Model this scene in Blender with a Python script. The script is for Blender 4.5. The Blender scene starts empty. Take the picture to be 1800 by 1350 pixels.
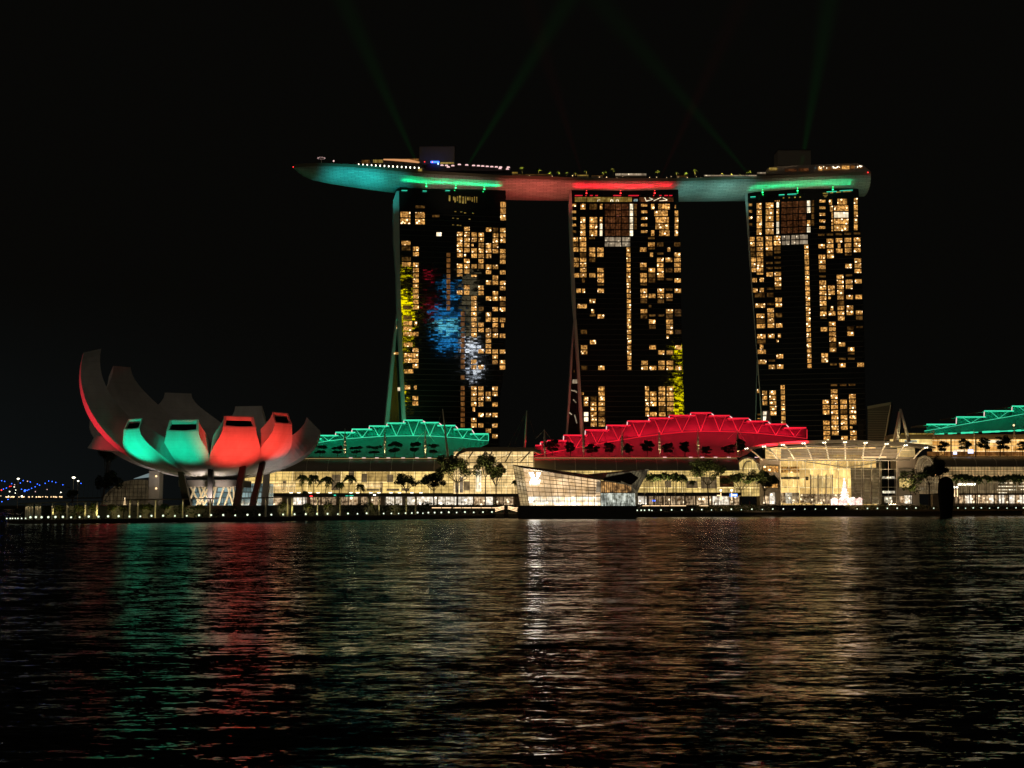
import bpy, math, random
import numpy as np
from mathutils import Vector, Matrix
R = math.radians
rnd = random.Random(11)
scene = bpy.context.scene
COL = scene.collection

# ---------------------------------------------------------------- camera
CAM_H = 5.5; F = 2250.0; CX = 900.0; CY = 675.0
TP = (887.0 - 675.0) / F
PITCH = math.atan(TP); cp, sp = math.cos(PITCH), math.sin(PITCH)
cam_d = bpy.data.cameras.new('camera'); cam = bpy.data.objects.new('camera', cam_d); COL.objects.link(cam)
cam.location = (0, 0, CAM_H); cam.rotation_euler = (math.pi/2 + PITCH, 0, 0)
cam_d.sensor_width = 36; cam_d.lens = 45; cam_d.clip_start = .5; cam_d.clip_end = 12000
scene.camera = cam
scene.view_settings.view_transform = 'Standard'; scene.view_settings.look = 'None'
scene.view_settings.exposure = 0; scene.view_settings.gamma = 1
scene.cycles.use_denoising = True
scene.cycles.sample_clamp_indirect = 6
scene.cycles.max_bounces = 6; scene.cycles.diffuse_bounces = 2; scene.cycles.glossy_bounces = 3
scene.cycles.transparent_max_bounces = 12
scene.cycles.volume_bounces = 0

# ---------------------------------------------------------------- night sky
world = bpy.data.worlds.new('World'); scene.world = world; world.use_nodes = True
wn = world.node_tree.nodes; wl = world.node_tree.links; wn.clear()
w_out = wn.new('ShaderNodeOutputWorld')
sky = wn.new('ShaderNodeTexSky'); sky.sky_type = 'NISHITA'; sky.sun_disc = False
sky.sun_elevation = R(-6); sky.sun_rotation = R(180)
bg1 = wn.new('ShaderNodeBackground'); bg1.inputs[1].default_value = .004
wl.new(sky.outputs[0], bg1.inputs[0])
bg2 = wn.new('ShaderNodeBackground')
tc = wn.new('ShaderNodeTexCoord'); sx = wn.new('ShaderNodeSeparateXYZ'); wl.new(tc.outputs['Generated'], sx.inputs[0])
mp = wn.new('ShaderNodeMapRange'); mp.inputs[1].default_value = 0.0; mp.inputs[2].default_value = .16
mp.inputs[3].default_value = 1; mp.inputs[4].default_value = 0; wl.new(sx.outputs[2], mp.inputs[0])
mq = wn.new('ShaderNodeMapRange'); mq.inputs[1].default_value = -.12; mq.inputs[2].default_value = -.45
mq.inputs[3].default_value = 0.12; mq.inputs[4].default_value = 1; wl.new(sx.outputs[0], mq.inputs[0])
mm = wn.new('ShaderNodeMath'); mm.operation = 'MULTIPLY'; wl.new(mp.outputs[0], mm.inputs[0]); wl.new(mq.outputs[0], mm.inputs[1])
mx = wn.new('ShaderNodeMix'); mx.data_type = 'RGBA'; wl.new(mm.outputs[0], mx.inputs[0])
mx.inputs[6].default_value = (.0021, .0020, .0016, 1); mx.inputs[7].default_value = (.0046, .0062, .0068, 1)
wl.new(mx.outputs[2], bg2.inputs[0]); bg2.inputs[1].default_value = 1
ad = wn.new('ShaderNodeAddShader'); wl.new(bg1.outputs[0], ad.inputs[0]); wl.new(bg2.outputs[0], ad.inputs[1])
wl.new(ad.outputs[0], w_out.inputs[0])
# dim warm glow of the city on the camera's side of the bay
sl = bpy.data.lights.new('city_glow', 'SUN'); sl.energy = .10; sl.color = (1, .80, .58); sl.angle = R(40)
so = bpy.data.objects.new('city_glow', sl); so.rotation_euler = (R(48), 0, R(-38)); COL.objects.link(so)

# ---------------------------------------------------------------- picture measuring helpers
def ray(px, py):
    u = (px - CX)/F; v = (CY - py)/F
    return Vector((u, cp - v*sp, sp + v*cp))
def at(px, py, Y):
    d = ray(px, py); s = Y/d.y
    return Vector((d.x*s, Y, CAM_H + d.z*s))
def onplane(px, py, p0, n):
    d = ray(px, py); o = Vector((0, 0, CAM_H)); s = (Vector(p0)-o).dot(n)/d.dot(n)
    return o + d*s
def proj(P):
    x, y, z = P[0], P[1], P[2]-CAM_H
    dep = y*cp + z*sp; up = -y*sp + z*cp
    return CX + F*x/dep, CY - F*up/dep
def lerp(a, b, t): return a + (b-a)*t
def interp(pts, x):
    if x <= pts[0][0]: return pts[0][1]
    for (a, b), (c, d) in zip(pts, pts[1:]):
        if x <= c: return b + (d-b)*(x-a)/(c-a)
    return pts[-1][1]

# ---------------------------------------------------------------- materials
MATS = {}
def newmat(name):
    m = bpy.data.materials.new(name); m.use_nodes = True; MATS[name] = m
    n = m.node_tree.nodes; l = m.node_tree.links
    return m, n, l, n['Principled BSDF']
def pmat(name, col, rough=.6, metal=0, noise=.25, scale=.5, bump=0, spec=.5):
    m, n, l, b = newmat(name)
    b.inputs['Roughness'].default_value = rough; b.inputs['Metallic'].default_value = metal
    b.inputs['Specular IOR Level'].default_value = spec
    tc = n.new('ShaderNodeTexCoord'); no = n.new('ShaderNodeTexNoise'); no.inputs['Scale'].default_value = scale
    no.inputs['Detail'].default_value = 5; l.new(tc.outputs['Object'], no.inputs['Vector'])
    mi = n.new('ShaderNodeMix'); mi.data_type = 'RGBA'; l.new(no.outputs[0], mi.inputs[0])
    mi.inputs[6].default_value = tuple(c*(1-noise) for c in col)+(1,); mi.inputs[7].default_value = tuple(min(1, c*(1+noise)) for c in col)+(1,)
    l.new(mi.outputs[2], b.inputs['Base Color'])
    if bump:
        bu = n.new('ShaderNodeBump'); bu.inputs['Strength'].default_value = bump; bu.inputs['Distance'].default_value = .1
        l.new(no.outputs[0], bu.inputs['Height']); l.new(bu.outputs[0], b.inputs['Normal'])
    return m
def emat(name, col, s):
    m, n, l, b = newmat(name)
    b.inputs['Base Color'].default_value = (.02, .02, .02, 1)
    b.inputs['Emission Color'].default_value = tuple(col)+(1,); b.inputs['Emission Strength'].default_value = s
    b.inputs['Roughness'].default_value = .4
    return m
def lit_room(name, lo, hi, s, spots=1.0, scale=.5, curtain=.5):
    """a lit room behind glass: uneven furniture, curtain folds and a few lamps"""
    m, n, l, b = newmat(name)
    geo = n.new('ShaderNodeNewGeometry')
    no = n.new('ShaderNodeTexNoise'); no.inputs['Scale'].default_value = scale; no.inputs['Detail'].default_value = 3
    l.new(geo.outputs['Position'], no.inputs['Vector'])
    cr = n.new('ShaderNodeValToRGB'); cr.color_ramp.elements[0].position = .36; cr.color_ramp.elements[1].position = .64
    cr.color_ramp.elements[0].color = tuple(lo)+(1,); cr.color_ramp.elements[1].color = tuple(hi)+(1,)
    l.new(no.outputs[0], cr.inputs[0])
    mp = n.new('ShaderNodeMapping'); mp.inputs['Scale'].default_value = (3.0, 3.0, .12); l.new(geo.outputs['Position'], mp.inputs['Vector'])
    wv = n.new('ShaderNodeTexNoise'); wv.inputs['Scale'].default_value = 1.0; l.new(mp.outputs[0], wv.inputs['Vector'])
    m1 = n.new('ShaderNodeMapRange'); m1.inputs[1].default_value = .35; m1.inputs[2].default_value = .65
    m1.inputs[3].default_value = 1-curtain; m1.inputs[4].default_value = 1.15; l.new(wv.outputs[0], m1.inputs[0])
    vo = n.new('ShaderNodeTexVoronoi'); vo.inputs['Scale'].default_value = .42; l.new(geo.outputs['Position'], vo.inputs['Vector'])
    m2 = n.new('ShaderNodeMapRange'); m2.inputs[1].default_value = .12; m2.inputs[2].default_value = .30
    m2.inputs[3].default_value = spots; m2.inputs[4].default_value = 0; l.new(vo.outputs['Distance'], m2.inputs[0])
    cd = n.new('ShaderNodeVectorMath'); cd.operation = 'DIVIDE'; cd.inputs[1].default_value = (4.1, 60, 3.1); l.new(geo.outputs['Position'], cd.inputs[0])
    cf = n.new('ShaderNodeVectorMath'); cf.operation = 'FLOOR'; l.new(cd.outputs[0], cf.inputs[0])
    cw = n.new('ShaderNodeTexWhiteNoise'); cw.noise_dimensions = '3D'; l.new(cf.outputs[0], cw.inputs['Vector'])
    ri = n.new('ShaderNodeMapRange'); ri.inputs[3].default_value = .55; ri.inputs[4].default_value = 1.35
    l.new(cw.outputs['Value'], ri.inputs[0])
    a = n.new('ShaderNodeMath'); a.operation = 'MULTIPLY'; l.new(m1.outputs[0], a.inputs[0]); l.new(ri.outputs[0], a.inputs[1])
    c = n.new('ShaderNodeMath'); c.operation = 'ADD'; l.new(a.outputs[0], c.inputs[0]); l.new(m2.outputs[0], c.inputs[1])
    d = n.new('ShaderNodeMath'); d.operation = 'MULTIPLY'; l.new(c.outputs[0], d.inputs[0]); d.inputs[1].default_value = s
    wm = n.new('ShaderNodeMix'); wm.data_type = 'RGBA'; wm.inputs[7].default_value = (1, .84, .58, 1) if hi[0] > .3 else tuple(hi)+(1,)
    m3 = n.new('ShaderNodeMapRange'); m3.inputs[1].default_value = .12; m3.inputs[2].default_value = .30; m3.inputs[3].default_value = .6 if spots > 1 else 0; m3.inputs[4].default_value = 0
    l.new(vo.outputs['Distance'], m3.inputs[0]); l.new(m3.outputs[0], wm.inputs[0]); l.new(cr.outputs[0], wm.inputs[6])
    l.new(wm.outputs[2], b.inputs['Emission Color']); l.new(d.outputs[0], b.inputs['Emission Strength'])
    b.inputs['Base Color'].default_value = (.02, .015, .01, 1); b.inputs['Roughness'].default_value = .15
    return m
def lit_hall(name, c1, c2, c3, s, bw=6.0, bh=4.2, mortar=.0):
    """big lit interior behind a curtain wall: bays of different brightness"""
    m, n, l, b = newmat(name)
    geo = n.new('ShaderNodeNewGeometry'); sx = n.new('ShaderNodeSeparateXYZ'); l.new(geo.outputs['Position'], sx.inputs[0])
    cb = n.new('ShaderNodeCombineXYZ'); l.new(sx.outputs[0], cb.inputs[0]); l.new(sx.outputs[2], cb.inputs[1])
    br = n.new('ShaderNodeTexBrick'); br.offset = .37; br.inputs['Scale'].default_value = 1
    br.inputs['Brick Width'].default_value = bw; br.inputs['Row Height'].default_value = bh; br.inputs['Mortar Size'].default_value = .12
    br.inputs['Mortar Smooth'].default_value = .4
    br.inputs['Color1'].default_value = tuple(c1)+(1,); br.inputs['Color2'].default_value = tuple(c2)+(1,); br.inputs['Mortar'].default_value = tuple(c3)+(1,)
    l.new(cb.outputs[0], br.inputs['Vector'])
    no = n.new('ShaderNodeTexNoise'); no.inputs['Scale'].default_value = .36; no.inputs['Detail'].default_value = 6; no.inputs['Roughness'].default_value = .65
    mp = n.new('ShaderNodeMapping'); mp.inputs['Scale'].default_value = (1, 1, .6); l.new(geo.outputs['Position'], mp.inputs['Vector']); l.new(mp.outputs[0], no.inputs['Vector'])
    m1 = n.new('ShaderNodeMapRange'); m1.inputs[1].default_value = .3; m1.inputs[2].default_value = .7; m1.inputs[3].default_value = .42*s; m1.inputs[4].default_value = 1.6*s
    l.new(no.outputs[0], m1.inputs[0])
    l.new(br.outputs[0], b.inputs['Emission Color']); l.new(m1.outputs[0], b.inputs['Emission Strength'])
    b.inputs['Base Color'].default_value = (.03, .025, .02, 1); b.inputs['Roughness'].default_value = .12
    return m

M_conc = pmat('concrete', (.20, .19, .17), .8, bump=.2)
M_dark = pmat('dark_stone', (.045, .045, .035), .8, bump=.2)
M_deck = pmat('timber_deck', (.09, .07, .045), .7, bump=.2)
M_steel = pmat('white_steel', (.62, .56, .44), .45, noise=.1)
M_dsteel = pmat('dark_steel', (.035, .032, .03), .5, noise=.1)
M_mull = pmat('mullion', (.10, .085, .055), .5, noise=.1)
M_roofg = pmat('roof_fabric', (.20, .17, .12), .5, noise=.12, scale=.3)
M_wallb = pmat('stone_wall', (.24, .20, .15), .8, noise=.15, scale=.6)
M_white = pmat('white_panel', (.72, .70, .66), .45, noise=.04, scale=.15, bump=.05)
m, n, l, b = newmat('lotus_cladding'); M_clad = m
geo = n.new('ShaderNodeNewGeometry'); sxx = n.new('ShaderNodeSeparateXYZ'); l.new(geo.outputs['Position'], sxx.inputs[0])
md = n.new('ShaderNodeMath'); md.operation = 'MULTIPLY'; md.inputs[1].default_value = 1/2.6; l.new(sxx.outputs[2], md.inputs[0])
fr = n.new('ShaderNodeMath'); fr.operation = 'FRACT'; l.new(md.outputs[0], fr.inputs[0])
gt = n.new('ShaderNodeMapRange'); gt.inputs[1].default_value = 0; gt.inputs[2].default_value = .07; gt.inputs[3].default_value = .80; gt.inputs[4].default_value = 1; l.new(fr.outputs[0], gt.inputs[0])
no = n.new('ShaderNodeTexNoise'); no.inputs['Scale'].default_value = .16; no.inputs['Detail'].default_value = 7; no.inputs['Roughness'].default_value = .65
mpp = n.new('ShaderNodeMapping'); mpp.inputs['Scale'].default_value = (1.6, 1.6, .5); l.new(geo.outputs['Position'], mpp.inputs['Vector']); l.new(mpp.outputs[0], no.inputs['Vector'])
mr = n.new('ShaderNodeMapRange'); mr.inputs[1].default_value = .3; mr.inputs[2].default_value = .7; mr.inputs[3].default_value = .54; mr.inputs[4].default_value = .74; l.new(no.outputs[0], mr.inputs[0])
mu = n.new('ShaderNodeMath'); mu.operation = 'MULTIPLY'; l.new(gt.outputs[0], mu.inputs[0]); l.new(mr.outputs[0], mu.inputs[1])
cc = n.new('ShaderNodeCombineColor')
for q in range(3): l.new(mu.outputs[0], cc.inputs[q])
l.new(cc.outputs[0], b.inputs['Base Color']); b.inputs['Roughness'].default_value = .6; b.inputs['Specular IOR Level'].default_value = .3
M_shell = pmat('painted_roof', (.11, .11, .11), .55, noise=.06, scale=.4)
M_hull = None
M_fin = pmat('fin_panel', (.50, .50, .47), .5, noise=.08)
M_trunk = pmat('bark', (.10, .075, .05), .9, noise=.3, scale=3)
M_glassd = pmat('dark_glass', (.012, .014, .014), .12, noise=.2, spec=.6)
M_void = pmat('unlit_glass', (.006, .006, .006), .5, noise=.2, spec=.05)
M_soil = pmat('planting_soil', (.03, .03, .018), .95, noise=.4, scale=.8)
def leafmat(name, col):
    m, n, l, b = newmat(name)
    geo = n.new('ShaderNodeNewGeometry')
    mi = n.new('ShaderNodeMix'); mi.data_type = 'RGBA'; l.new(geo.outputs['Random Per Island'], mi.inputs[0])
    mi.inputs[6].default_value = tuple(c*.5 for c in col)+(1,); mi.inputs[7].default_value = tuple(c*1.5 for c in col)+(1,)
    l.new(mi.outputs[2], b.inputs['Base Color']); b.inputs['Roughness'].default_value = .6
    b.inputs['Specular IOR Level'].default_value = .25
    return m
M_leaf = leafmat('tree_leaves', (.075, .09, .028))
M_leafd = leafmat('dark_leaves', (.025, .035, .015))
M_palm = leafmat('palm_leaves', (.06, .09, .022))
M_hedge = leafmat('hedge_leaves', (.035, .05, .018))
M_win = lit_room('lit_window', (.15, .048, .006), (1, .50, .125), 1.12, spots=3.6, scale=1.1, curtain=.55)
M_wind = lit_room('dim_window', (.05, .018, .003), (.30, .14, .03), .5, spots=.25, scale=.7)
M_wino = lit_room('orange_window', (.18, .06, .012), (.36, .15, .035), .6, spots=.15)
M_winb = lit_room('bright_window', (1, .75, .45), (1, .9, .65), 1.5, spots=1)
M_wing = lit_room('grey_window', (.30, .22, .14), (.50, .40, .27), .8, spots=1.2)
M_lounge = lit_room('brown_window', (.035, .010, .002), (.16, .055, .018), .75, spots=.9, scale=.8, curtain=.8)
M_gold = lit_room('gold_window_and_glint', (.22, .13, .02), (.50, .34, .08), .75, spots=.5, scale=.4)  # lit windows, and the warm reflection painted on the first tower
M_lampw = emat('lamp_white', (1, .93, .70), 5)
M_lampg = emat('lamp_greenish', (.86, 1, .72), 1.5)
M_lampwarm = emat('lamp_warm', (1, .66, .34), 2.0)
M_lampblue = emat('lamp_blue', (.03, .12, 1), 4)
M_lampred = emat('lamp_red', (1, .03, .03), 4)
M_lampgrn = emat('lamp_green', (.02, 1, .22), 6)
M_linegrn = emat('green_strip', (.06, .90, .48), .95)
M_linered = emat('red_strip', (1, .018, .045), .95)
M_lineg2 = emat('thin_green_strip', (.10, 1, .55), .70)
M_liner2 = emat('thin_red_strip', (1, .03, .05), .62)
M_pink = emat('pink_lamp', (1, .62, .60), 1.1)

# ---------------------------------------------------------------- mesh builder
class MB:
    def __init__(s): s.v = []; s.f = []
    def add(s, vs, fs):
        o = len(s.v); s.v += [tuple(v) for v in vs]; s.f += [tuple(i+o for i in f) for f in fs]; return s
    def quad(s, a, b, c, d): return s.add([a, b, c, d], [(0, 1, 2, 3)])
    def hexa(s, lo, hi):
        return s.add(list(lo)+list(hi), [(3, 2, 1, 0), (4, 5, 6, 7), (0, 1, 5, 4), (1, 2, 6, 5), (2, 3, 7, 6), (3, 0, 4, 7)])
    def box(s, x0, x1, y0, y1, z0, z1):
        return s.hexa([(x0, y0, z0), (x1, y0, z0), (x1, y1, z0), (x0, y1, z0)], [(x0, y0, z1), (x1, y0, z1), (x1, y1, z1), (x0, y1, z1)])
    def prism(s, pts, off):
        """closed polygon pts (list of Vector) pushed along vector off"""
        n = len(pts); off = Vector(off)
        vs = [Vector(p) for p in pts] + [Vector(p)+off for p in pts]
        fs = [tuple(range(n)), tuple(reversed(range(n, 2*n)))] + [(i, i+n, (i+1) % n+n, (i+1) % n) for i in range(n)]
        return s.add(vs, fs)
    def tube(s, a, b, r0, r1=None, n=8, cap=True):
        a = Vector(a); b = Vector(b); r1 = r0 if r1 is None else r1
        d = (b-a); 
        if d.length < 1e-6: return s
        d.normalize(); u = d.cross(Vector((0, 0, 1)));
        if u.length < .01: u = Vector((1, 0, 0))
        u.normalize(); w = d.cross(u)
        vs = []
        for p, r in ((a, r0), (b, r1)):
            for k in range(n):
                t = 2*math.pi*k/n; vs.append(p + u*(r*math.cos(t)) + w*(r*math.sin(t)))
        fs = [(k, (k+1) % n, n+(k+1) % n, n+k) for k in range(n)]
        if cap: fs += [tuple(reversed(range(n))), tuple(range(n, 2*n))]
        return s.add(vs, fs)
    def path(s, pts, rs, n=6):
        for i in range(len(pts)-1):
            s.tube(pts[i], pts[i+1], rs[i] if isinstance(rs, list) else rs, rs[i+1] if isinstance(rs, list) else rs, n)
        return s
    def sphere(s, c, r, n=8, m=6, sz=1.0):
        c = Vector(c); vs = [c+Vector((0, 0, -r*sz))]; 
        for i in range(1, m):
            ph = -math.pi/2+math.pi*i/m
            for k in range(n):
                t = 2*math.pi*k/n; vs.append(c+Vector((r*math.cos(ph)*math.cos(t), r*math.cos(ph)*math.sin(t), r*sz*math.sin(ph))))
        vs.append(c+Vector((0, 0, r*sz))); fs = [(0, 1+(k+1) % n, 1+k) for k in range(n)]
        for i in range(m-2):
            for k in range(n):
                a = 1+i*n+k; b = 1+i*n+(k+1) % n; fs.append((a, b, b+n, a+n))
        e = len(vs)-1; fs += [(e, e-n+k, e-n+(k+1) % n) for k in range(n)]
        return s.add(vs, fs)
    def build(s, name, mat, parent=None, smooth=False, kind=None, label=None):
        me = bpy.data.meshes.new(name); o = bpy.data.objects.new(name, me)
        off = Vector((0, 0, 0))
        p = parent
        while p is not None: off += Vector(p.location); p = p.parent
        me.from_pydata([(x-off.x, y-off.y, z-off.z) for x, y, z in s.v], [], s.f)
        me.materials.append(mat); me.update()
        if smooth: me.polygons.foreach_set('use_smooth', [True]*len(me.polygons))
        COL.objects.link(o)
        if parent is not None: o.parent = parent
        if kind: o['kind'] = kind
        if label: o['label'] = label
        return o
def thing(name, label, cat, loc=(0, 0, 0), group=None):
    o = bpy.data.objects.new(name, None); COL.objects.link(o); o.location = loc; o.empty_display_size = 1
    o['label'] = label; o['category'] = cat
    if group: o['group'] = group
    return o
def tag(o, label, cat, group=None):
    o['label'] = label; o['category'] = cat
    if group: o['group'] = group
    return o
def struct(mb, name, mat, smooth=False): return mb.build(name, mat, smooth=smooth, kind='structure')
def children(o): return [c for c in bpy.data.objects if c.parent == o]
def dup(root, loc, label=None, rz=0, sc=1, group=None):
    r = root.copy(); COL.objects.link(r); r.location = loc; r.rotation_euler = (0, 0, rz)
    r.scale = (sc, sc, sc) if not isinstance(sc, tuple) else sc
    if label: r['label'] = label
    if group: r['group'] = group
    for ch in list(root.children):
        c = ch.copy(); COL.objects.link(c); c.parent = r
        for g in ch.children:
            d = g.copy(); COL.objects.link(d); d.parent = c
    return r
def spot(name, loc, target, energy, color, size=40, blend=.6, rad=.4):
    L = bpy.data.lights.new(name, 'SPOT'); L.energy = energy; L.color = color; L.spot_size = R(size); L.spot_blend = blend; L.shadow_soft_size = rad
    o = bpy.data.objects.new(name, L); o.location = loc
    o.rotation_euler = (Vector(target)-Vector(loc)).to_track_quat('-Z', 'Y').to_euler(); COL.objects.link(o); return o
def area(name, loc, target, energy, color, sx, sy, spread=180):
    L = bpy.data.lights.new(name, 'AREA'); L.shape = 'RECTANGLE'; L.size = sx; L.size_y = sy; L.energy = energy; L.color = color; L.spread = R(spread)
    o = bpy.data.objects.new(name, L); o.location = loc
    o.rotation_euler = (Vector(target)-Vector(loc)).to_track_quat('-Z', 'Y').to_euler(); COL.objects.link(o)
    return o

# ---------------------------------------------------------------- shoreline
SH_PX = [(14, 921.0), (60, 920.5), (150, 920), (300, 918), (450, 916.5), (600, 914), (700, 912.8), (800, 911.6), (905, 910.3), (1120, 909), (1300, 908), (1500, 907), (1680, 906.4), (1800, 906)]
def shoreY(px): return 5.5*F/((interp(SH_PX, px)-887.0)*1.0)
SH = [(at(px, 900, shoreY(px)).x, shoreY(px)) for px, _ in SH_PX]
LAMPS = [12,18,22,27,31.5,38,45,53.5,63,73,85,97.5,110.5,125,140,156,173,190,208.5,227.5,246.7,266.4,286.7,307.5,328.4,349.9,371,392.4,413.5,435,456.2,477,497.7,517.8,537.6,557.3,575.8,594,611.7,628.4,644.6,674.4,688,700.7,712.9,724,734,743.3,753,764,775.8,788.9,802.7,817.3,832.7,849,864.8,881,897.3,1120,1127,1133,1141,1146,1162,1180.7,1198.5,1216.4,1233.6,1250.7,1268,1285.6,1303.3,1321.7,1340,1358.5,1377,1396,1414.7,1433.4,1451.7,1470.4,1506.6,1524.8,1542.4,1559.8,1577,1593.8,1610,1641.3,1656.3,1684,1697.3,1710.8,1725,1739.5,1754.5,1770,1786,1799]
LAMP_Y = [(12, 909.6), (100, 909), (300, 906.3), (470, 904.8), (600, 903), (720, 901.5), (900, 899.6), (1180, 896.3), (1400, 894.4), (1600, 893.2), (1800, 892.4)]
def lampz(px): return at(px, interp(LAMP_Y, px), shoreY(px)+1.2).z
TILT = .142; WAVE = 1.35
UZ = 5.2      # level of the upper promenade
# water: one sheet to the horizon
wb = MB().quad((-4000, -400, 0), (4000, -400, 0), (4000, 7000, 0), (-4000, 7000, 0))
m, n, l, b = newmat('bay_water')
b.inputs['Base Color'].default_value = (.0012, .0018, .0014, 1); b.inputs['Roughness'].default_value = .10
b.inputs['IOR'].default_value = 1.33; b.inputs['Specular IOR Level'].default_value = .3
geo = n.new('ShaderNodeNewGeometry')
def wave(scale, sx_, sy_, rot, detail, rough):
    mp = n.new('ShaderNodeMapping'); mp.inputs['Scale'].default_value = (sx_, sy_, 1); mp.inputs['Rotation'].default_value = (0, 0, R(rot))
    l.new(geo.outputs['Position'], mp.inputs['Vector'])
    no = n.new('ShaderNodeTexNoise'); no.inputs['Scale'].default_value = scale; no.inputs['Detail'].default_value = detail; no.inputs['Roughness'].default_value = rough
    no.inputs['Distortion'].default_value = .25
    l.new(mp.outputs[0], no.inputs['Vector']); return no
n1 = wave(1.8, .42, 1.1, 8, 4, .6); n2 = wave(.30, .45, 1.1, -10, 2, .5); n3 = wave(6.0, .55, 1.2, 18, 3, .6)
acc = None
for nd, k in ((n2, .26), (n1, .62), (n3, .46)):
    vs2 = n.new('ShaderNodeVectorMath'); vs2.operation = 'SUBTRACT'; vs2.inputs[1].default_value = (.5, .5, .5); l.new(nd.outputs['Color'], vs2.inputs[0])
    vm2 = n.new('ShaderNodeVectorMath'); vm2.operation = 'MULTIPLY'; vm2.inputs[1].default_value = (k*WAVE*.55, k*WAVE, 0); l.new(vs2.outputs[0], vm2.inputs[0])
    if acc is None: acc = vm2
    else:
        ad2 = n.new('ShaderNodeVectorMath'); ad2.operation = 'ADD'; l.new(acc.outputs[0], ad2.inputs[0]); l.new(vm2.outputs[0], ad2.inputs[1]); acc = ad2
ad3 = n.new('ShaderNodeVectorMath'); ad3.operation = 'ADD'; l.new(acc.outputs[0], ad3.inputs[0])
syw = n.new('ShaderNodeSeparateXYZ'); l.new(geo.outputs['Position'], syw.inputs[0]); tw = n.new('ShaderNodeMapRange'); tw.inputs[1].default_value = 18; tw.inputs[2].default_value = 170; tw.inputs[3].default_value = -.064; tw.inputs[4].default_value = -TILT; l.new(syw.outputs[1], tw.inputs[0])
cbw = n.new('ShaderNodeCombineXYZ'); cbw.inputs[2].default_value = 1; l.new(tw.outputs[0], cbw.inputs[1]); l.new(cbw.outputs[0], ad3.inputs[1])
nn = n.new('ShaderNodeVectorMath'); nn.operation = 'NORMALIZE'; l.new(ad3.outputs[0], nn.inputs[0]); l.new(nn.outputs[0], b.inputs['Normal'])
struct(wb, 'water', m)

# boardwalk strip and the upper ground
bw = MB(); up = MB()
for i in range(len(SH)-1):
    (xa, ya), (xb, yb) = SH[i], SH[i+1]
    za, zb = lampz(SH_PX[i][0])-.75, lampz(SH_PX[i+1][0])-.75
    bw.hexa([(xa, ya, za-.9), (xb, yb, zb-.9), (xb, yb+16, zb-.9), (xa, ya+16, za-.9)], [(xa, ya, za), (xb, yb, zb), (xb, yb+16, zb), (xa, ya+16, za)])
    bw.hexa([(xa, ya+2.2, -2), (xb, yb+2.2, -2), (xb, yb+16, -2), (xa, ya+16, -2)], [(xa, ya+2.2, za-.9), (xb, yb+2.2, zb-.9), (xb, yb+16, zb-.9), (xa, ya+16, za-.9)])
    up.hexa([(xa, ya+12, -2), (xb, yb+12, -2), (xb*1.9, 1300, -2), (xa*1.9, 1300, -2)], [(xa, ya+12, UZ), (xb, yb+12, UZ), (xb*1.9, 1300, UZ), (xa*1.9, 1300, UZ)])
xa, ya = SH[-1]
up.hexa([(xa, ya+12, -2), (900, ya+30, -2), (2400, 1300, -2), (xa*1.9, 1300, -2)], [(xa, ya+12, UZ), (900, ya+30, UZ), (2400, 1300, UZ), (xa*1.9, 1300, UZ)])
struct(bw, 'boardwalk', M_deck); struct(up, 'ground', M_conc)
fs = MB()
fs.box(-1500, -300, 1500, 3500, -2, 3.0)
struct(fs, 'far_shore_land', M_soil)
fs = MB(); fs.box(-1500, 1500, -2600, -62, -2, 2.5); struct(fs, 'near_shore_land', M_soil)

# boardwalk bollard lights
px0 = LAMPS[30]; c0 = at(px0, interp(LAMP_Y, px0), shoreY(px0)+1.2)
bl = thing('bollard_light', 'small round white light on the boardwalk edge above the water', 'lamp', (c0.x, c0.y, c0.z-.75), 'round lights along the boardwalk edge')
MB().tube((c0.x, c0.y, c0.z-.75), (c0.x, c0.y, c0.z-.32), .14, .11).build('post', M_dsteel, bl)
MB().sphere(c0, .30, 10, 8).build('globe', M_lampg, bl, smooth=True)
for i, px in enumerate(LAMPS):
    c = at(px, interp(LAMP_Y, px), shoreY(px)+1.2)
    if i == 30: continue
    d = dup(bl, (c.x, c.y, c.z-.75), sc=.62 if px < 46 else rnd.choice([.75, .9, 1, 1, 1.1]) if px > 700 else rnd.choice([.85, 1, 1.05]))
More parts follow.
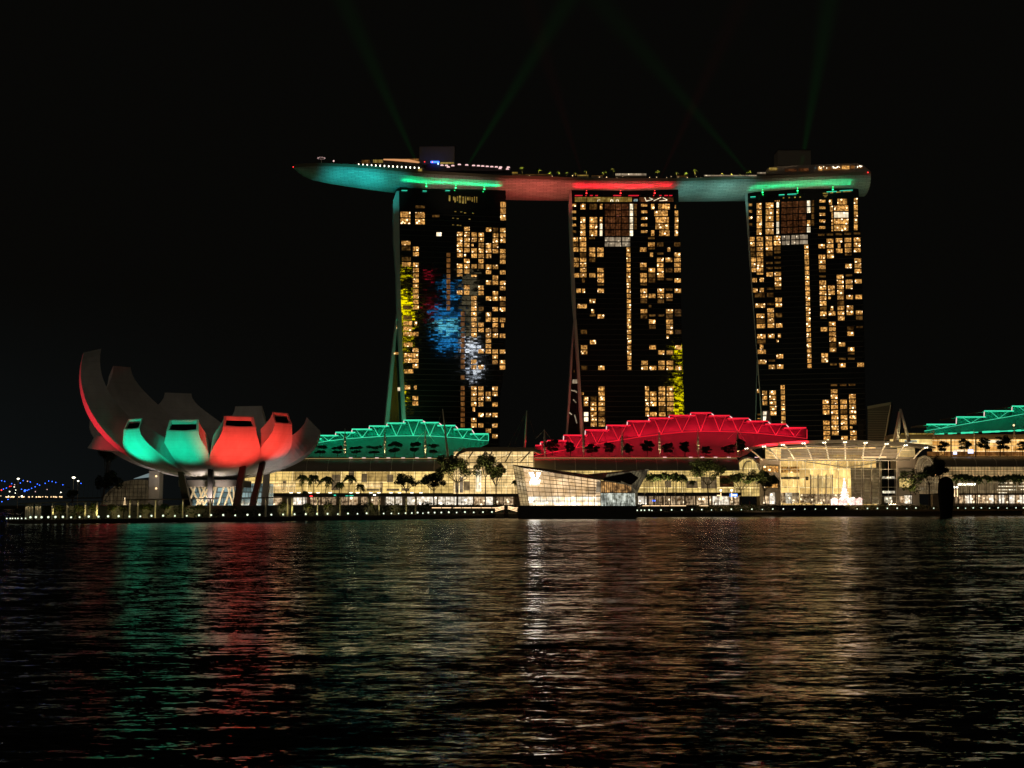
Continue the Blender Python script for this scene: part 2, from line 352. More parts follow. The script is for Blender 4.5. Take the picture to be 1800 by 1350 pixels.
# ================================================================ lotus museum
MC = Vector((0, 435, 0)); MC.x = at(378, 850, 435).x
MZB = at(378, 842, 435-8).z
museum = thing('lotus_museum', 'white lotus shaped museum with upturned petals lit green and red by the bay', 'museum', (MC.x, MC.y, UZ))
def solveR(az, px, py):
    s, c = math.sin(R(az)), math.cos(R(az)); lo, hi = 5, 90
    best = min((abs(proj((MC.x+s*r, MC.y-c*r, 30))[0]-px), r) for r in np.arange(8, 80, .1))
    return float(best[1])
def petal(az, px, py, tipw, dr, dh, tend=90, hin=9.0, win=True, Rf=None, lift=0, sect=18.5, mat=None):
    s, c = math.sin(R(az)), math.cos(R(az)); rad = Vector((s, -c, 0)); tan = Vector((c, s, 0))
    Rr = Rf or solveR(az, px, py)
    ex, ez = math.sin(R(tend)), 1-math.cos(R(tend))
    MZ0 = MZB+lift; zt = at(px, py, MC.y-c*Rr).z; H = (zt-MZ0)/ez
    N = 22; mb = MB(); secs = []
    for i in range(N+1):
        f = i/N; t = R(6+(tend-6)*f)
        ro, zo = Rr*math.sin(t), MZ0+H*(1-math.cos(t))
        ri = (Rr-dr)*math.sin(t)*(.90+.10*f); zi = MZ0+hin*(1-f)+(H*(1-math.cos(t)))+dh*f
        g = max(0, min(1, (f-.50)/.50)); g = g*g*(3-2*g)
        w = lerp(ro*math.tan(R(sect)), tipw/2, g)
        wi = w*lerp(.80, .90, f)
        C0 = Vector((MC.x, MC.y, 0))
        # slightly bowed outer face
        secs.append([C0+rad*ro-tan*w+Vector((0, 0, zo)), C0+rad*(ro+.02*w)-tan*w*.5+Vector((0, 0, zo-.04*w)), C0+rad*(ro+.03*w)+Vector((0, 0, zo-.05*w)), C0+rad*(ro+.02*w)+tan*w*.5+Vector((0, 0, zo-.04*w)), C0+rad*ro+tan*w+Vector((0, 0, zo)),
                     C0+rad*ri+tan*wi+Vector((0, 0, zi)), C0+rad*ri-tan*wi+Vector((0, 0, zi))])
    k = 7
    for sec in secs: mb.v += [tuple(p) for p in sec]
    for i in range(N):
        for j in range(k):
            mb.f.append((i*k+j, i*k+(j+1) % k, (i+1)*k+(j+1) % k, (i+1)*k+j))
    mb.f.append(tuple(range(k)));
    if not win: mb.f.append(tuple(reversed(range(N*k, N*k+k))))
    o = None
    if win:
        T = secs[-1]; ctr = (T[0]+T[4]+T[5]+T[6])/4
        inner = [ctr+(p-ctr)*.84 for p in (T[0], T[2], T[4], T[5], T[6])]
        nb = N*k; b0 = len(mb.v); mb.v += [tuple(p) for p in inner]
        ring = [(0, 1, b0+1, b0), (1, 2, b0+1), (2, 3, b0+1), (3, 4, b0+2, b0+1), (4, 5, b0+3, b0+2), (5, 6, b0+4, b0+3), (6, 0, b0, b0+4)]
        for r_ in ring: mb.f.append(tuple((i+nb if i < k else i) for i in r_))
        dn = (secs[-2][2]-secs[-1][2]).normalized()*1.2
        back = [p+dn for p in inner]; b1 = len(mb.v); mb.v += [tuple(p) for p in back]
        for q in range(5): mb.f.append((b0+q, b0+(q+1) % 5, b1+(q+1) % 5, b1+q))
    o = mb.build('petal', mat or M_clad, museum)
    for pl in o.data.polygons: pl.use_smooth = False
    if win:
        MB().prism([p-dn*.02 for p in back], dn*.3).build('skylight', M_void, o)
    return Rr, H, rad, tan
P = {}
P['tall'] = petal(-69, 146, 622, 9.5, 5.5, 1.5, tend=101, hin=12, win=False, Rf=44.5, sect=15)
P['gl'] = petal(-39, 231, 754, 8.6, 1.4, 3.4)
P['gc'] = petal(-9, 321, 757, 10.9, 1.2, 3.6)
P['rc'] = petal(27, 421, 750, 10.6, 1.2, 3.4)
P['rr'] = petal(60, 498, 744, 8.6, 1.4, 3.6)
P['right'] = petal(97, 563, 758, 10, 4.5, 4.5, win=False)
P['low'] = petal(-108, 172, 785, 9, 2, 4, win=False, lift=9, hin=5)
P['b1'] = petal(-125, 205, 664, 8.5, 2, 4, win=False, sect=24)
P['b2'] = petal(-152, 309, 710, 11, 2, 4, win=False, sect=24)
P['b3'] = petal(168, 440, 734, 11.5, 2, 4, win=False, sect=24)
P['b4'] = petal(132, 500, 760, 9, 2, 4, win=False, Rf=24)
# bowl under the petals
mb = MB(); prof = [(0, 0), (3, .12), (6, .5), (9, 1.1), (12, 2.1), (15, 3.4), (18, 5.2), (20, 6.9)]
n_ = 40
for r_, z_ in prof:
    for k in range(n_):
        a = 2*math.pi*k/n_; mb.v.append((MC.x+r_*math.cos(a), MC.y+r_*math.sin(a), MZB+.15+z_))
for i in range(len(prof)-1):
    for k in range(n_):
        a = i*n_+k; b_ = i*n_+(k+1) % n_; mb.f.append((a, b_, b_+n_, a+n_))
mb.build('bowl', M_clad, museum, smooth=True)
# pale soffit ring, legs, leaning lattice columns and stair shaft
sx0, sx1 = at(322, 845, 430).x, at(425, 845, 430).x
MB().box(sx0, sx1, 424, 446, MZB-2.6, MZB-.4).build('soffit', M_conc, museum)
def leg(px0, py0, px1, py1, Y0, Y1, w0, w1, mat=M_dsteel):
    a = at(px0, py0, Y0); b_ = at(px1, py1, Y1)
    mb = MB(); mb.hexa([(b_.x-w1, b_.y-w1, UZ), (b_.x+w1, b_.y-w1, UZ), (b_.x+w1, b_.y+w1, UZ), (b_.x-w1, b_.y+w1, UZ)], [(a.x-w0, a.y-w0, a.z), (a.x+w0, a.y-w0, a.z), (a.x+w0, a.y+w0, a.z), (a.x-w0, a.y+w0, a.z)])
    mb.build('leg', mat, museum)
leg(317, 822, 330, 887, 419, 424, .9, 1.25)
leg(371, 820, 369, 890, 418, 421, .85, .75)
leg(428, 815, 416, 890, 420, 415, .95, 1.1)
leg(462, 812, 444, 890, 424, 417, .85, 1.0)
leg(470, 815, 466, 845, 440, 442, 1.0, 1.0)
for a, b_ in [(330, 352), (347, 330), (347, 358), (366, 345), (383, 358), (383, 372), (397, 383), (397, 410), (410, 395), (410, 412), (350, 372), (372, 350)]:
    p = at(a, 846, 436); q = at(b_, 888, 432); q.z = UZ
    MB().tube(q, p, .34, .34, 8).build('lattice_column', M_steel, museum)
p = at(262, 838, 436); q = at(280, 838, 436)
MB().box(p.x, q.x, 436, 441, UZ, p.z+2).build('stair_shaft', M_conc, museum)
for yy in (837, 858.5):
    c = at(274.5, yy, 435.7); MB().sphere(c, .35, 8, 6).build('wall_lamp', M_lampwarm, museum)
# glass pavilion behind the lattice, at the museum's foot
gp = thing('glass_lobby', 'low glass lobby with cool white light behind the museum columns', 'lobby', (at(370, 885, 462).x, 462, UZ))
M_cool = lit_hall('cool_lobby', (.10, .16, .16), (.60, .85, .85), (.04, .04, .03), .5, 2.4, 2.0)
a = at(338, 886, 460); b_ = at(470, 850, 460)
MB().box(a.x, b_.x, 460, 472, UZ, b_.z).build('glazing', M_cool, gp)
mm_ = MB()
for i in range(14):
    x = lerp(a.x, b_.x, i/13); mm_.tube((x, 459.8, UZ), (x+1.0, 459.8, b_.z), .09, .09, 5)
for z in (UZ+2.5, UZ+4.6, UZ+6.4): mm_.tube((a.x, 459.7, z), (b_.x, 459.7, z), .08, .08, 5)
mm_.build('mullion', M_mull, gp)
# floodlights for the petals, standing on the ground in front of them
GRN = (.0, 1.0, .52); RED = (1.0, .055, .035)
def petal_flood(name, key, col, en, out=14, z=6.0, side=0, up=.55, size=50):
    Rr, H, rad, tan = P[key]; C0 = Vector((MC.x, MC.y, 0))
    loc = C0+rad*(Rr+out)+tan*side; loc.z = z
    tg = C0+rad*Rr+Vector((0, 0, MZB+H*up))
    spot(name, loc, tg, en, col, size, .7, 1.0)
petal_flood('green_floodlight', 'gl', GRN, 40000, 13, 6, -7, .55, 40)
petal_flood('green_floodlight', 'gc', GRN, 24000, 15, 6, -4, .66, 44)
petal_flood('red_floodlight', 'rc', RED, 52000, 16, 6, 0, .62, 56)
petal_flood('red_floodlight', 'rr', RED, 42000, 14, 6, -5, .62, 42)
petal_flood('red_floodlight', 'tall', (1, .03, .05), 60000, 18, 6, 6, .45, 60)
spot('belly_floodlight', (MC.x+3, MC.y-19, UZ+.5), (MC.x+2, MC.y-9, MZB+1), 9000, (1, .80, .68), 85, .8, .5)
spot('belly_floodlight', (MC.x+22, MC.y-14, UZ+.5), (MC.x+24, MC.y-2, MZB+6), 2800, (1, .84, .76), 80, .8, .5)
spot('belly_floodlight', (MC.x-24, MC.y-12, UZ+.5), (MC.x-18, MC.y-3, MZB+6), 5000, (1, .84, .74), 80, .8, .5)
petal_flood('red_floodlight', 'low', (1, .08, .08), 350, 14, 6, 0, .6, 50)

# ================================================================ hotel towers
M_fac = newmat('tower_glass')
m, n, l, b = M_fac; M_fac = m
b.inputs['Base Color'].default_value = (.012, .013, .012, 1); b.inputs['Roughness'].default_value = .03; b.inputs['Specular IOR Level'].default_value = 1.0
b.inputs['IOR'].default_value = 1.9
geo = n.new('ShaderNodeNewGeometry')
vm = n.new('ShaderNodeVectorMath'); vm.operation = 'DIVIDE'; vm.inputs[1].default_value = (2.3, 50, .9); l.new(geo.outputs['Position'], vm.inputs[0])
vf = n.new('ShaderNodeVectorMath'); vf.operation = 'FLOOR'; l.new(vm.outputs[0], vf.inputs[0])
wnz = n.new('ShaderNodeTexWhiteNoise'); wnz.noise_dimensions = '3D'; l.new(vf.outputs[0], wnz.inputs['Vector'])
vs_ = n.new('ShaderNodeVectorMath'); vs_.operation = 'SUBTRACT'; vs_.inputs[1].default_value = (.5, .5, .5); l.new(wnz.outputs['Color'], vs_.inputs[0])
nz = n.new('ShaderNodeTexNoise'); nz.inputs['Scale'].default_value = 1.1; nz.inputs['Detail'].default_value = 2; l.new(geo.outputs['Position'], nz.inputs['Vector'])
vz = n.new('ShaderNodeVectorMath'); vz.operation = 'SUBTRACT'; vz.inputs[1].default_value = (.5, .5, .5); l.new(nz.outputs['Color'], vz.inputs[0])
va = n.new('ShaderNodeVectorMath'); va.operation = 'ADD'; l.new(vs_.outputs[0], va.inputs[0]); l.new(vz.outputs[0], va.inputs[1])
vk = n.new('ShaderNodeVectorMath'); vk.operation = 'SCALE'; vk.inputs['Scale'].default_value = .0060; l.new(va.outputs[0], vk.inputs[0])
vb = n.new('ShaderNodeVectorMath'); vb.operation = 'ADD'; l.new(vk.outputs[0], vb.inputs[0]); l.new(geo.outputs['Normal'], vb.inputs[1])
vn = n.new('ShaderNodeVectorMath'); vn.operation = 'NORMALIZE'; l.new(vb.outputs[0], vn.inputs[0]); l.new(vn.outputs[0], b.inputs['Normal'])

def rows(s):
    out = []
    for tok in s.split():
        k = ''
        while tok and tok[-1].isalpha(): k = tok[-1]+k; tok = tok[:-1]
        if '-' in tok[1:]:
            a_, b_ = tok.split('-'); out += [(float(q), k) for q in range(int(a_), int(b_)+1)]
        else: out.append((float(tok), k))
    return out
class Tower:
    def __init__(s, name, label, xref, Y, theta, outline, zoff, row0, pitch, xc, upper0, finmat=None):
        s.xref, s.Y, s.th = xref, Y, R(theta)
        s.dir = Vector((math.cos(s.th), math.sin(s.th), 0)); s.n = Vector((s.dir.y, -s.dir.x, 0))
        s.p0 = at(xref, 887, Y); s.zoff, s.row0, s.pitch, s.xc, s.u0 = zoff, row0, pitch, xc, upper0
        s.root = thing(name, label, 'hotel tower', (s.p0.x, s.p0.y, UZ))
        s.outline = outline
        # facade body: polygon strips of the front face pushed back along the depth axis
        mb = MB(); dep = -s.n*13.0
        ys = [o[0] for o in outline]; k = 4
        for y, xl, xr in outline:
            a_, b_ = s.pt(xl, y), s.pt(xr, y)
            if y == outline[-1][0]: a_.z = b_.z = UZ
            mb.v += [tuple(a_), tuple(b_), tuple(b_+dep), tuple(a_+dep)]
        for i in range(len(outline)-1):
            for j in range(4): mb.f.append((i*k+j, (i+1)*k+j, (i+1)*k+(j+1) % 4, i*k+(j+1) % 4))
        mb.f.append((0, 1, 2, 3)); e = (len(outline)-1)*k; mb.f.append((e+3, e+2, e+1, e))
        mb.build('facade', M_fac, s.root)
        s.wins = []
    def pt(s, px, py, proud=0.0): return onplane(px, py, s.p0+s.n*proud, s.n)
    def sl(s, y, x):
        """picture row y (measured at column xc) seen at column x: same storey height on the turned face"""
        A = s.pt(s.xc, y); B = s.pt(x, y); B.z = A.z
        return proj(B)[1]
    def win(s, x0, x1, y0, y1, mat):
        s.wins.append((x0, x1, y0, y1, mat))
    def col(s, xa, xb, drift, spec, h=6.9, upper=False, mat=None):
        """xa,xb at row 0 and how far the column drifts in 25 rows (picture units of the enlarged crop)"""
        for r, k in rows(spec):
            y = (s.u0+s.upitch*r if upper else s.row0+s.pitch*r)
            dx = drift*(0 if upper else r/25)
            x0 = s.zoff+(xa+dx)/8.438+.25; x1 = s.zoff+(xb+dx)/8.438-.25; xm = (x0+x1)/2
            if 'n' in k: q = (x1-x0)*.28; x0 += q; x1 -= q
            yy = s.sl(y, xm); hh = (9.4 if upper else h)
            if 'h' in k: hh *= .45
            if 's' in k: q = (x1-x0)*.35; x1 = x0+q; yy += hh*.2; hh *= .6
            mt = mat or (M_wind if 'd' in k else M_win)
            if 'b' in k: mt = M_winb
            s.win(x0, x1, yy, yy+hh, mt)
    def finish(s):
        # slab bands and mullions that step the glass wall
        mb = MB(); ymax = s.outline[-1][0]
        y = s.row0-8.0
        r = -2
        while True:
            yy = s.row0-1.0+s.pitch*r
            if yy > ymax-2: break
            if yy > s.outline[0][0]+2:
                xl = interp([(o[0], o[1]) for o in s.outline], yy); xr = interp([(o[0], o[2]) for o in s.outline], yy)
                A = s.pt(xl+.5, s.sl(yy, xl+.5)); B = s.pt(xr-.5, s.sl(yy, xr-.5)); B.z = A.z
                A2, B2 = A+s.n*.16, B+s.n*.16; dz = Vector((0, 0, .16))
                mb.hexa([A2-dz, B2-dz, B-dz-s.n*.2, A-dz-s.n*.2], [A2+dz, B2+dz, B+dz-s.n*.2, A+dz-s.n*.2])
            r += 1
        mb.build('slab_edge', M_dsteel, s.root)
        s.wins.sort(key=lambda w: -(w[1]-w[0])*(w[3]-w[2]))
        rest = {}
        for i, (x0, x1, y0, y1, mt) in enumerate(s.wins):
            mb = MB() if i < 100 else rest.setdefault(mt.name, (MB(), mt))[0]
            pr = .22
            a_, b_, c_, d_ = s.pt(x0, y1, pr), s.pt(x1, y1, pr), s.pt(x1, y0, pr), s.pt(x0, y0, pr)
            back = -s.n*.4
            mb.prism([a_, b_, c_, d_], back)
            if i < 100: mb.build('window', mt, s.root)
        for mb, mt in rest.values(): mb.build('window', mt, s.root, kind='stuff')
    def strip(s, name, pts, depth, off, mat, label=None):
        """a wall strip given by its picture outline [(y,xl,xr)...], pushed back by depth, starting off behind the facade"""
        mb = MB(); k = 4; dep = -s.n*depth
        for y, xl, xr in pts:
            a_, b_ = s.pt(xl, y, -off), s.pt(xr, y, -off)
            mb.v += [tuple(a_), tuple(b_), tuple(b_+dep), tuple(a_+dep)]
        for i in range(len(pts)-1):
            for j in range(4): mb.f.append((i*k+j, (i+1)*k+j, (i+1)*k+(j+1) % 4, i*k+(j+1) % 4))
        mb.f.append((0, 1, 2, 3)); e = (len(pts)-1)*k; mb.f.append((e+3, e+2, e+1, e))
        return mb.build(name, mat, s.root, label=label)

# ---- first tower (green end wall)
T1 = Tower('hotel_tower', 'dark glass hotel tower with green lit end wall under the ship-shaped roof deck', 800, 755, 8.5,
    [(334, 701.5, 889), (352, 701.5, 889), (480, 703.5, 889), (560, 706, 888), (640, 708.5, 887.5), (700, 711, 879), (790, 714, 877)], 690, 398.9, 9.33, 820, 345, )
T1.upitch = 11.55; T1.u0 = 341.2
T1.col(115, 265, 0, '3-4', upper=True, mat=M_win); T1.col(128, 262, 42, '3 4d 6d 7 15d 17d 18 19 20 22 24 25 27'); T1.col(178, 262, 2, '30')
T1.col(338, 480, 0, '2dh 3 4', upper=True); T1.col(305, 392, -8, '4 5 7 8 9 10 11 12 13 14 15 18n 20 23 24 25 26 30n 32 33')
T1.col(800, 858, 0, '5-15', mat=M_wino); T1.col(1010, 1072, 0, '16-26 28 30-38', mat=M_wino)
T1.col(958, 1040, -6, '1 2 3 4 5 7 8 9h 12'); T1.col(1062, 1145, -6, '0 1 2 3 4 5s 6 7 8 11 12')
T1.col(1170, 1252, -4, '1 2 3s 4 5 7 9h 13 14 15 16 17 18 19 20 25 26 30 31 32 33 34n 36 37')
T1.col(1276, 1356, -4, '1 2 3 4 5 6 7 11 12 15d 18 19 23 26 30 31 32 33 35 37')
T1.col(1386, 1466, -4, '0 3 4 5 7 8 10 13 16 17 19 20 21 22 23 31 32 35 38'); T1.col(1488, 1568, -6, '0d 1 2 3 4 7 9 10 12 13 15 17 18 19d 20 23 24 25 30 31 33 35 37 39')
T1.col(1596, 1678, -6, '0 1 2 4 5 6 8 10 11 13 14d 15 17 18n 20 23 25 26'); T1.col(1600, 1682, 0, '1-3', upper=True)
T1.win(767.3, 776, 408.5, 415, M_winb); T1.win(760, 772.5, 378, 381.5, M_wind)
T1.finish()
T1.strip('end_wall', [(336, 697, 701.5), (352, 691.2, 701.5), (420, 692.5, 702.3), (480, 697, 703.5), (545, 698.5, 705.8), (560, 697.5, 706)], 12, .2, M_fin)
T1.strip('end_wall', [(545.01, 698.6, 705.8), (640, 703.5, 708.5), (700, 706.5, 711.5), (790, 710.5, 716.2)], 12, -.1, M_fin)
T1.strip('splayed_leg', [(545.02, 698.5, 703), (600, 691.5, 698), (680, 683.2, 690), (790, 672.2, 680)], 14, 20, M_fin)
T1.strip('atrium_glass', [(566, 699, 706), (640, 693, 708), (700, 688, 711), (790, 680, 714)], 6, 17, M_glassd)
T1.win(691.8, 703, 619.3, 623, M_win); T1.win(697.4, 699.6, 554.5, 559, M_winb); T1.win(696.6, 701.5, 572, 577, M_win); T1.win(699, 706, 681, 687, M_winb)
for wdw in T1.wins[-4:]:
    x0, x1, y0, y1, mt = wdw
    MB().prism([T1.pt(x0, y1, -16.5), T1.pt(x1, y1, -16.5), T1.pt(x1, y0, -16.5), T1.pt(x0, y0, -16.5)], -T1.n*.3).build('atrium_lamp', mt, T1.root)

# ---- second tower
T2 = Tower('hotel_tower', 'dark glass hotel tower in the middle with red lit splayed end wall', 1100, 757, 0,
    [(331, 1004.5, 1192), (352, 1005.5, 1193), (450, 1009, 1195), (560, 1013, 1197.5), (640, 1018, 1200), (700, 1021, 1202), (790, 1026, 1204)], 1000, 417.1, 9.045, 1100, 358.5)
T2.upitch = 11.62
T2.col(60, 135, 75, '0 1d 2 4 5 7'); T2.col(88, 158, 55, '10'); T2.col(88, 160, 70, '13')
T2.col(162, 256, 20, '0 1 2 3d 4 5 6 7 8dn 10n 13 18d 21 22 25d 30s'); T2.col(196, 262, 20, '31 32 34b 35b')
T2.col(298, 388, 18, '0dh 2 3 4d 7 12 14n 15dh 20 31d 32 33 34 35 36'); T2.col(418, 514, 16, '2 3 6 7 8 9dh 10 15 25 29-33 34d 35 36')
T2.col(532, 590, 0, '0-1', mat=M_wing); T2.col(596, 680, 0, '0-1', mat=M_wing); T2.col(686, 775, 0, '0-1', mat=M_wing); T2.col(792, 910, 0, '0-1', mat=M_wing)
T2.col(850, 909, 20, '2-25')
T2.col(1052, 1150, 22, '2 5 6dh 7 8 9dh 10 11 12d 14 15d 24 25'); T2.col(1107, 1165, 20, '29-34')
T2.col(1174, 1274, 22, '0dh 1 2dh 3n 6 7d 8d 11 13ds 15dh 16 17d 21 25'); T2.col(1176, 1272, 22, '30 31 32 34')
T2.col(1305, 1402, 22, '1d 3dh 4 5 6 7 8dh 10 11 12d 15dh 22 24 25 29-32 33d 34')
T2.col(1430, 1530, 20, '2n 4 6d 8dh 10dh 11 12dh 14 15d 16 17 18 19s 22 24 25 29-33 34d')
T2.col(1560, 1655, 20, '1d 3 4 5 6 8 10 14d 15dh 18d 21 25')
T2.col(50, 108, 0, '0h 1h 2h 3h 4dh', upper=True); T2.col(170, 245, 0, '0 2 3 4', upper=True); T2.col(305, 420, 0, '0d 2 3 4', upper=True); T2.col(458, 498, 0, '0 2 3b 4b', upper=True)
for a_, b_ in ((534, 610), (616, 690), (696, 775), (782, 888)): T2.col(a_, b_, 0, '0-4', upper=True, mat=M_lounge)
T2.col(902, 952, 0, '0-4', upper=True, mat=M_winb); T2.col(966, 1008, 0, '0d 1d 2d 3d', upper=True)
T2.col(1070, 1164, 0, '0h 1h 2h 3h 4h', upper=True); T2.col(1220, 1268, 0, '0 4', upper=True); T2.col(1326, 1498, 0, '0', upper=True)
T2.col(1266, 1466, 0, '1', upper=True); T2.col(1284, 1484, 0, '2 3', upper=True); T2.col(1340, 1494, 0, '4', upper=True); T2.col(1570, 1622, 0, '0s 1 2 3 4', upper=True)
T2.finish()
T2.strip('end_wall', [(334, 1001, 1004.5), (352, 999.8, 1005.5), (450, 1003.5, 1009.3), (520, 1006, 1012), (560, 1009.5, 1013.5), (562, 1010, 1013.5)], 12, .2, M_fin)
T2.strip('end_wall', [(562, 1009.5, 1013.6), (640, 1015, 1018.8), (700, 1018, 1022.2), (790, 1023, 1027)], 12, -.1, M_fin)
T2.strip('splayed_leg', [(562, 1009.2, 1012.5), (620, 1004, 1008), (700, 999.5, 1003), (790, 993.4, 997.2)], 14, 20, M_fin)
T2.strip('atrium_glass', [(575, 1009, 1014), (640, 1006, 1018), (700, 1003, 1021), (790, 996, 1026)], 6, 17, M_glassd)
for x0, x1, y0, y1, mt in ((1010.8, 1014, 604.5, 610, M_winb), (1006, 1016.5, 667, 674, M_wing), (1012, 1013.5, 628, 633, M_wind), (1018.5, 1023, 749, 757, M_wind), (1008.5, 1010, 650, 655, M_wind)):
    MB().prism([T2.pt(x0, y1, -16.5), T2.pt(x1, y1, -16.5), T2.pt(x1, y0, -16.5), T2.pt(x0, y0, -16.5)], -T2.n*.3).build('atrium_lamp', mt, T2.root)
for x0, y0, x1, y1 in ((1004, 686, 1013, 688), (1007.5, 702, 1013, 708), (1001, 725, 1005, 729), (1010, 729, 1014, 744), (1009, 686, 1014, 690)):
    MB().tube(T2.pt(x0, y0, -16.4), T2.pt(x1, y1, -16.4), .35).build('atrium_sculpture', M_wing, T2.root)

# ---- third tower
T3 = Tower('hotel_tower', 'dark glass hotel tower at the end of the row above the crystal hall', 1410, 765, -13,
    [(332, 1314, 1509), (352, 1314.5, 1510), (450, 1319, 1514), (560, 1326.5, 1518.5), (640, 1332.5, 1520), (700, 1336, 1521), (790, 1342, 1523)], 1310, 412.8, 9.095, 1410, 353.2)
T3.upitch = 11.55
T3.col(67, 138, 110, '0 1 2d 3d 4 5 6 8 10'); T3.col(168, 264, 14, '0-6 7h'); T3.col(204, 264, 30, '8 10')
T3.col(102, 252, 84, '11d 13'); T3.col(126, 250, 66, '15 16d 17 19 20d 21n 22 24'); T3.col(205, 252, 40, '30s'); T3.col(190, 260, 52, '30-32 34b 35b')
T3.col(300, 398, 48, '0 1 2 3d 5dh 6dh 7 10dh 11d 13dh 14 15 16 17 19 24dh 25 30-34'); T3.col(422, 520, 46, '0 1 2d 3dh 4dh 5dh 6dh 7 8 9 10dh 12 13 15d 17 19n 20s 23 25')
T3.col(470, 532, 46, '29-36')
for a_, b_ in ((540, 590), (596, 660), (680, 745), (752, 795), (806, 928)): T3.col(a_, b_, 0, '0-1', mat=M_wing)
T3.col(872, 936, 50, '2-25')
T3.col(1080, 1180, 52, '0dh 2 4 5 6 7dh 8dh 9-13 14d 15 16dh 18 23 24 32 33 34 36-39')
T3.col(1206, 1306, 52, '0dh 1-4 10 11 12s 14n 15 17-20 21d 22 25dh 29dh 30-38')
T3.col(1340, 1438, 54, '0dh 1 2n 3 8-12 13d 14 15 16 21 24dh 25 29dh 32 33 34d 35 36 37 39')
T3.col(1470, 1570, 56, '0dh 1 2 3 4dh 6 8dh 9 10 12 14 15 18d 19 22 23dh 24dh 29dh 31-36 37s 38 39')
T3.col(1606, 1706, 56, '0dh 1 2 3 5 6 7 9 12 15 16d 18dh 25')
T3.col(50, 104, 0, '0h 1h 2h 3dh', upper=True); T3.col(168, 246, 0, '0-4', upper=True); T3.col(302, 420, 0, '0-4', upper=True); T3.col(463, 502, 0, '0b 1 2 3b 4b', upper=True)
for a_, b_ in ((534, 615), (622, 700), (706, 788), (796, 905)): T3.col(a_, b_, 0, '0-4', upper=True, mat=M_lounge)
T3.col(915, 966, 0, '0b 1b 3 4b', upper=True); T3.col(980, 1022, 0, '0d 1d 2d 3d', upper=True); T3.col(1098, 1190, 0, '0h 1h 2h 3h 4h', upper=True)
T3.col(1242, 1286, 0, '0', upper=True); T3.col(1366, 1510, 0, '0', upper=True); T3.col(1256, 1302, 0, '1', upper=True); T3.col(1318, 1530, 0, '1 2b 3 4', upper=True); T3.col(1278, 1306, 0, '2 3 4', upper=True)
T3.col(1612, 1668, 0, '0 1 2 3 4', upper=True)
T3.finish()
T3.strip('end_wall', [(340, 1310, 1314.2), (352, 1310, 1314.5), (450, 1316.3, 1319.2), (560, 1325, 1327), (640, 1331, 1333)], 12, .2, M_fin)
T3.strip('end_wall', [(640, 1331.2, 1333), (700, 1335.2, 1337.2), (790, 1341, 1343.4)], 12, -.1, M_fin)
T3.strip('splayed_leg', [(636, 1330, 1332), (700, 1328.4, 1330.4), (790, 1325.5, 1327.6)], 14, 20, M_fin)
T3.strip('atrium_glass', [(660, 1330.5, 1334), (700, 1330, 1336), (790, 1327, 1341)], 6, 17, M_glassd)
for x0, x1, y0, y1, mt in ((1331, 1336, 684, 690.5, M_win), (1331.2, 1337.6, 727, 730, M_wind), (1331.5, 1338, 735, 736.5, M_win)):
    MB().prism([T3.pt(x0, y1, -16.5), T3.pt(x1, y1, -16.5), T3.pt(x1, y0, -16.5), T3.pt(x0, y0, -16.5)], -T3.n*.3).build('atrium_lamp', mt, T3.root)

# end wall floodlights, left of each tower
for T, x, y, col, en in ((T1, 694, 800, (.10, 1, .50), 42000), (T2, 1004, 800, (1, .16, .12), 38000), (T3, 1325, 800, (.35, 1, .6), 9000)):
    g = T.pt(x, y, 0); loc = g - T.dir*16 + T.n*20; loc.z = 30
    tgt = T.pt(x, 640); spot('end_wall_floodlight', loc, tgt, en, col, 95, .8, .8)

# ================================================================ sky deck
TOPL = [(516, 293.5), (530, 291.5), (560, 290), (620, 292.5), (660, 296), (740, 303.5), (800, 307), (890, 312), (1000, 315.5), (1100, 317), (1200, 317), (1330, 313), (1420, 310), (1500, 306.5), (1527, 305.5)]
BOTL = [(516, 297), (522, 304), (530, 310.5), (546, 317), (560, 320.5), (593, 326.5), (640, 333.5), (700, 341), (760, 348), (890, 351.5), (1000, 353), (1100, 354), (1200, 354.5), (1330, 353), (1420, 350.5), (1500, 347), (1530, 345)]
# plan of the front edge: distance from the camera's plane
FY = [(516, 722), (600, 734), (700, 743.5), (800, 749), (890, 752.5), (1000, 751.5), (1100, 751.5), (1200, 753), (1313, 764), (1410, 759), (1510, 751), (1531, 749)]
deck = thing('sky_deck', 'long boat shaped roof deck spanning the three towers', 'roof deck', (at(1020, 330, 760).x, 768, 190))
M_hull, n, l, b = newmat('hull_panels')
uvn = n.new('ShaderNodeTexCoord')
br = n.new('ShaderNodeTexBrick'); br.inputs['Scale'].default_value = 1; br.inputs['Brick Width'].default_value = 4.2; br.inputs['Row Height'].default_value = 1.25
br.inputs['Mortar Size'].default_value = .14; br.inputs['Mortar Smooth'].default_value = .6
br.inputs['Color1'].default_value = (.60, .58, .54, 1); br.inputs['Color2'].default_value = (.42, .41, .38, 1); br.inputs['Mortar'].default_value = (.20, .19, .17, 1)
l.new(uvn.outputs['UV'], br.inputs['Vector']); l.new(br.outputs[0], b.inputs['Base Color']); b.inputs['Roughness'].default_value = .6
stations = [516, 518, 521, 525, 530, 537, 545, 555, 570, 585, 600, 620, 640, 670, 700, 730, 760, 800, 845, 890, 945, 1000, 1050, 1100, 1150, 1200, 1265, 1330, 1375, 1420, 1460, 1500, 1515, 1527, 1531]
def halfw(px):
    if px < 760: t = (px-516)/(760-516); return 1.6+17.4*math.sin(math.pi/2*max(0, t))**.55
    if px > 1480: t = (1531-px)/(1531-1480); return 13+6*math.sqrt(max(0, t))
    return 19.0
hull = MB(); K = 14; secs = []
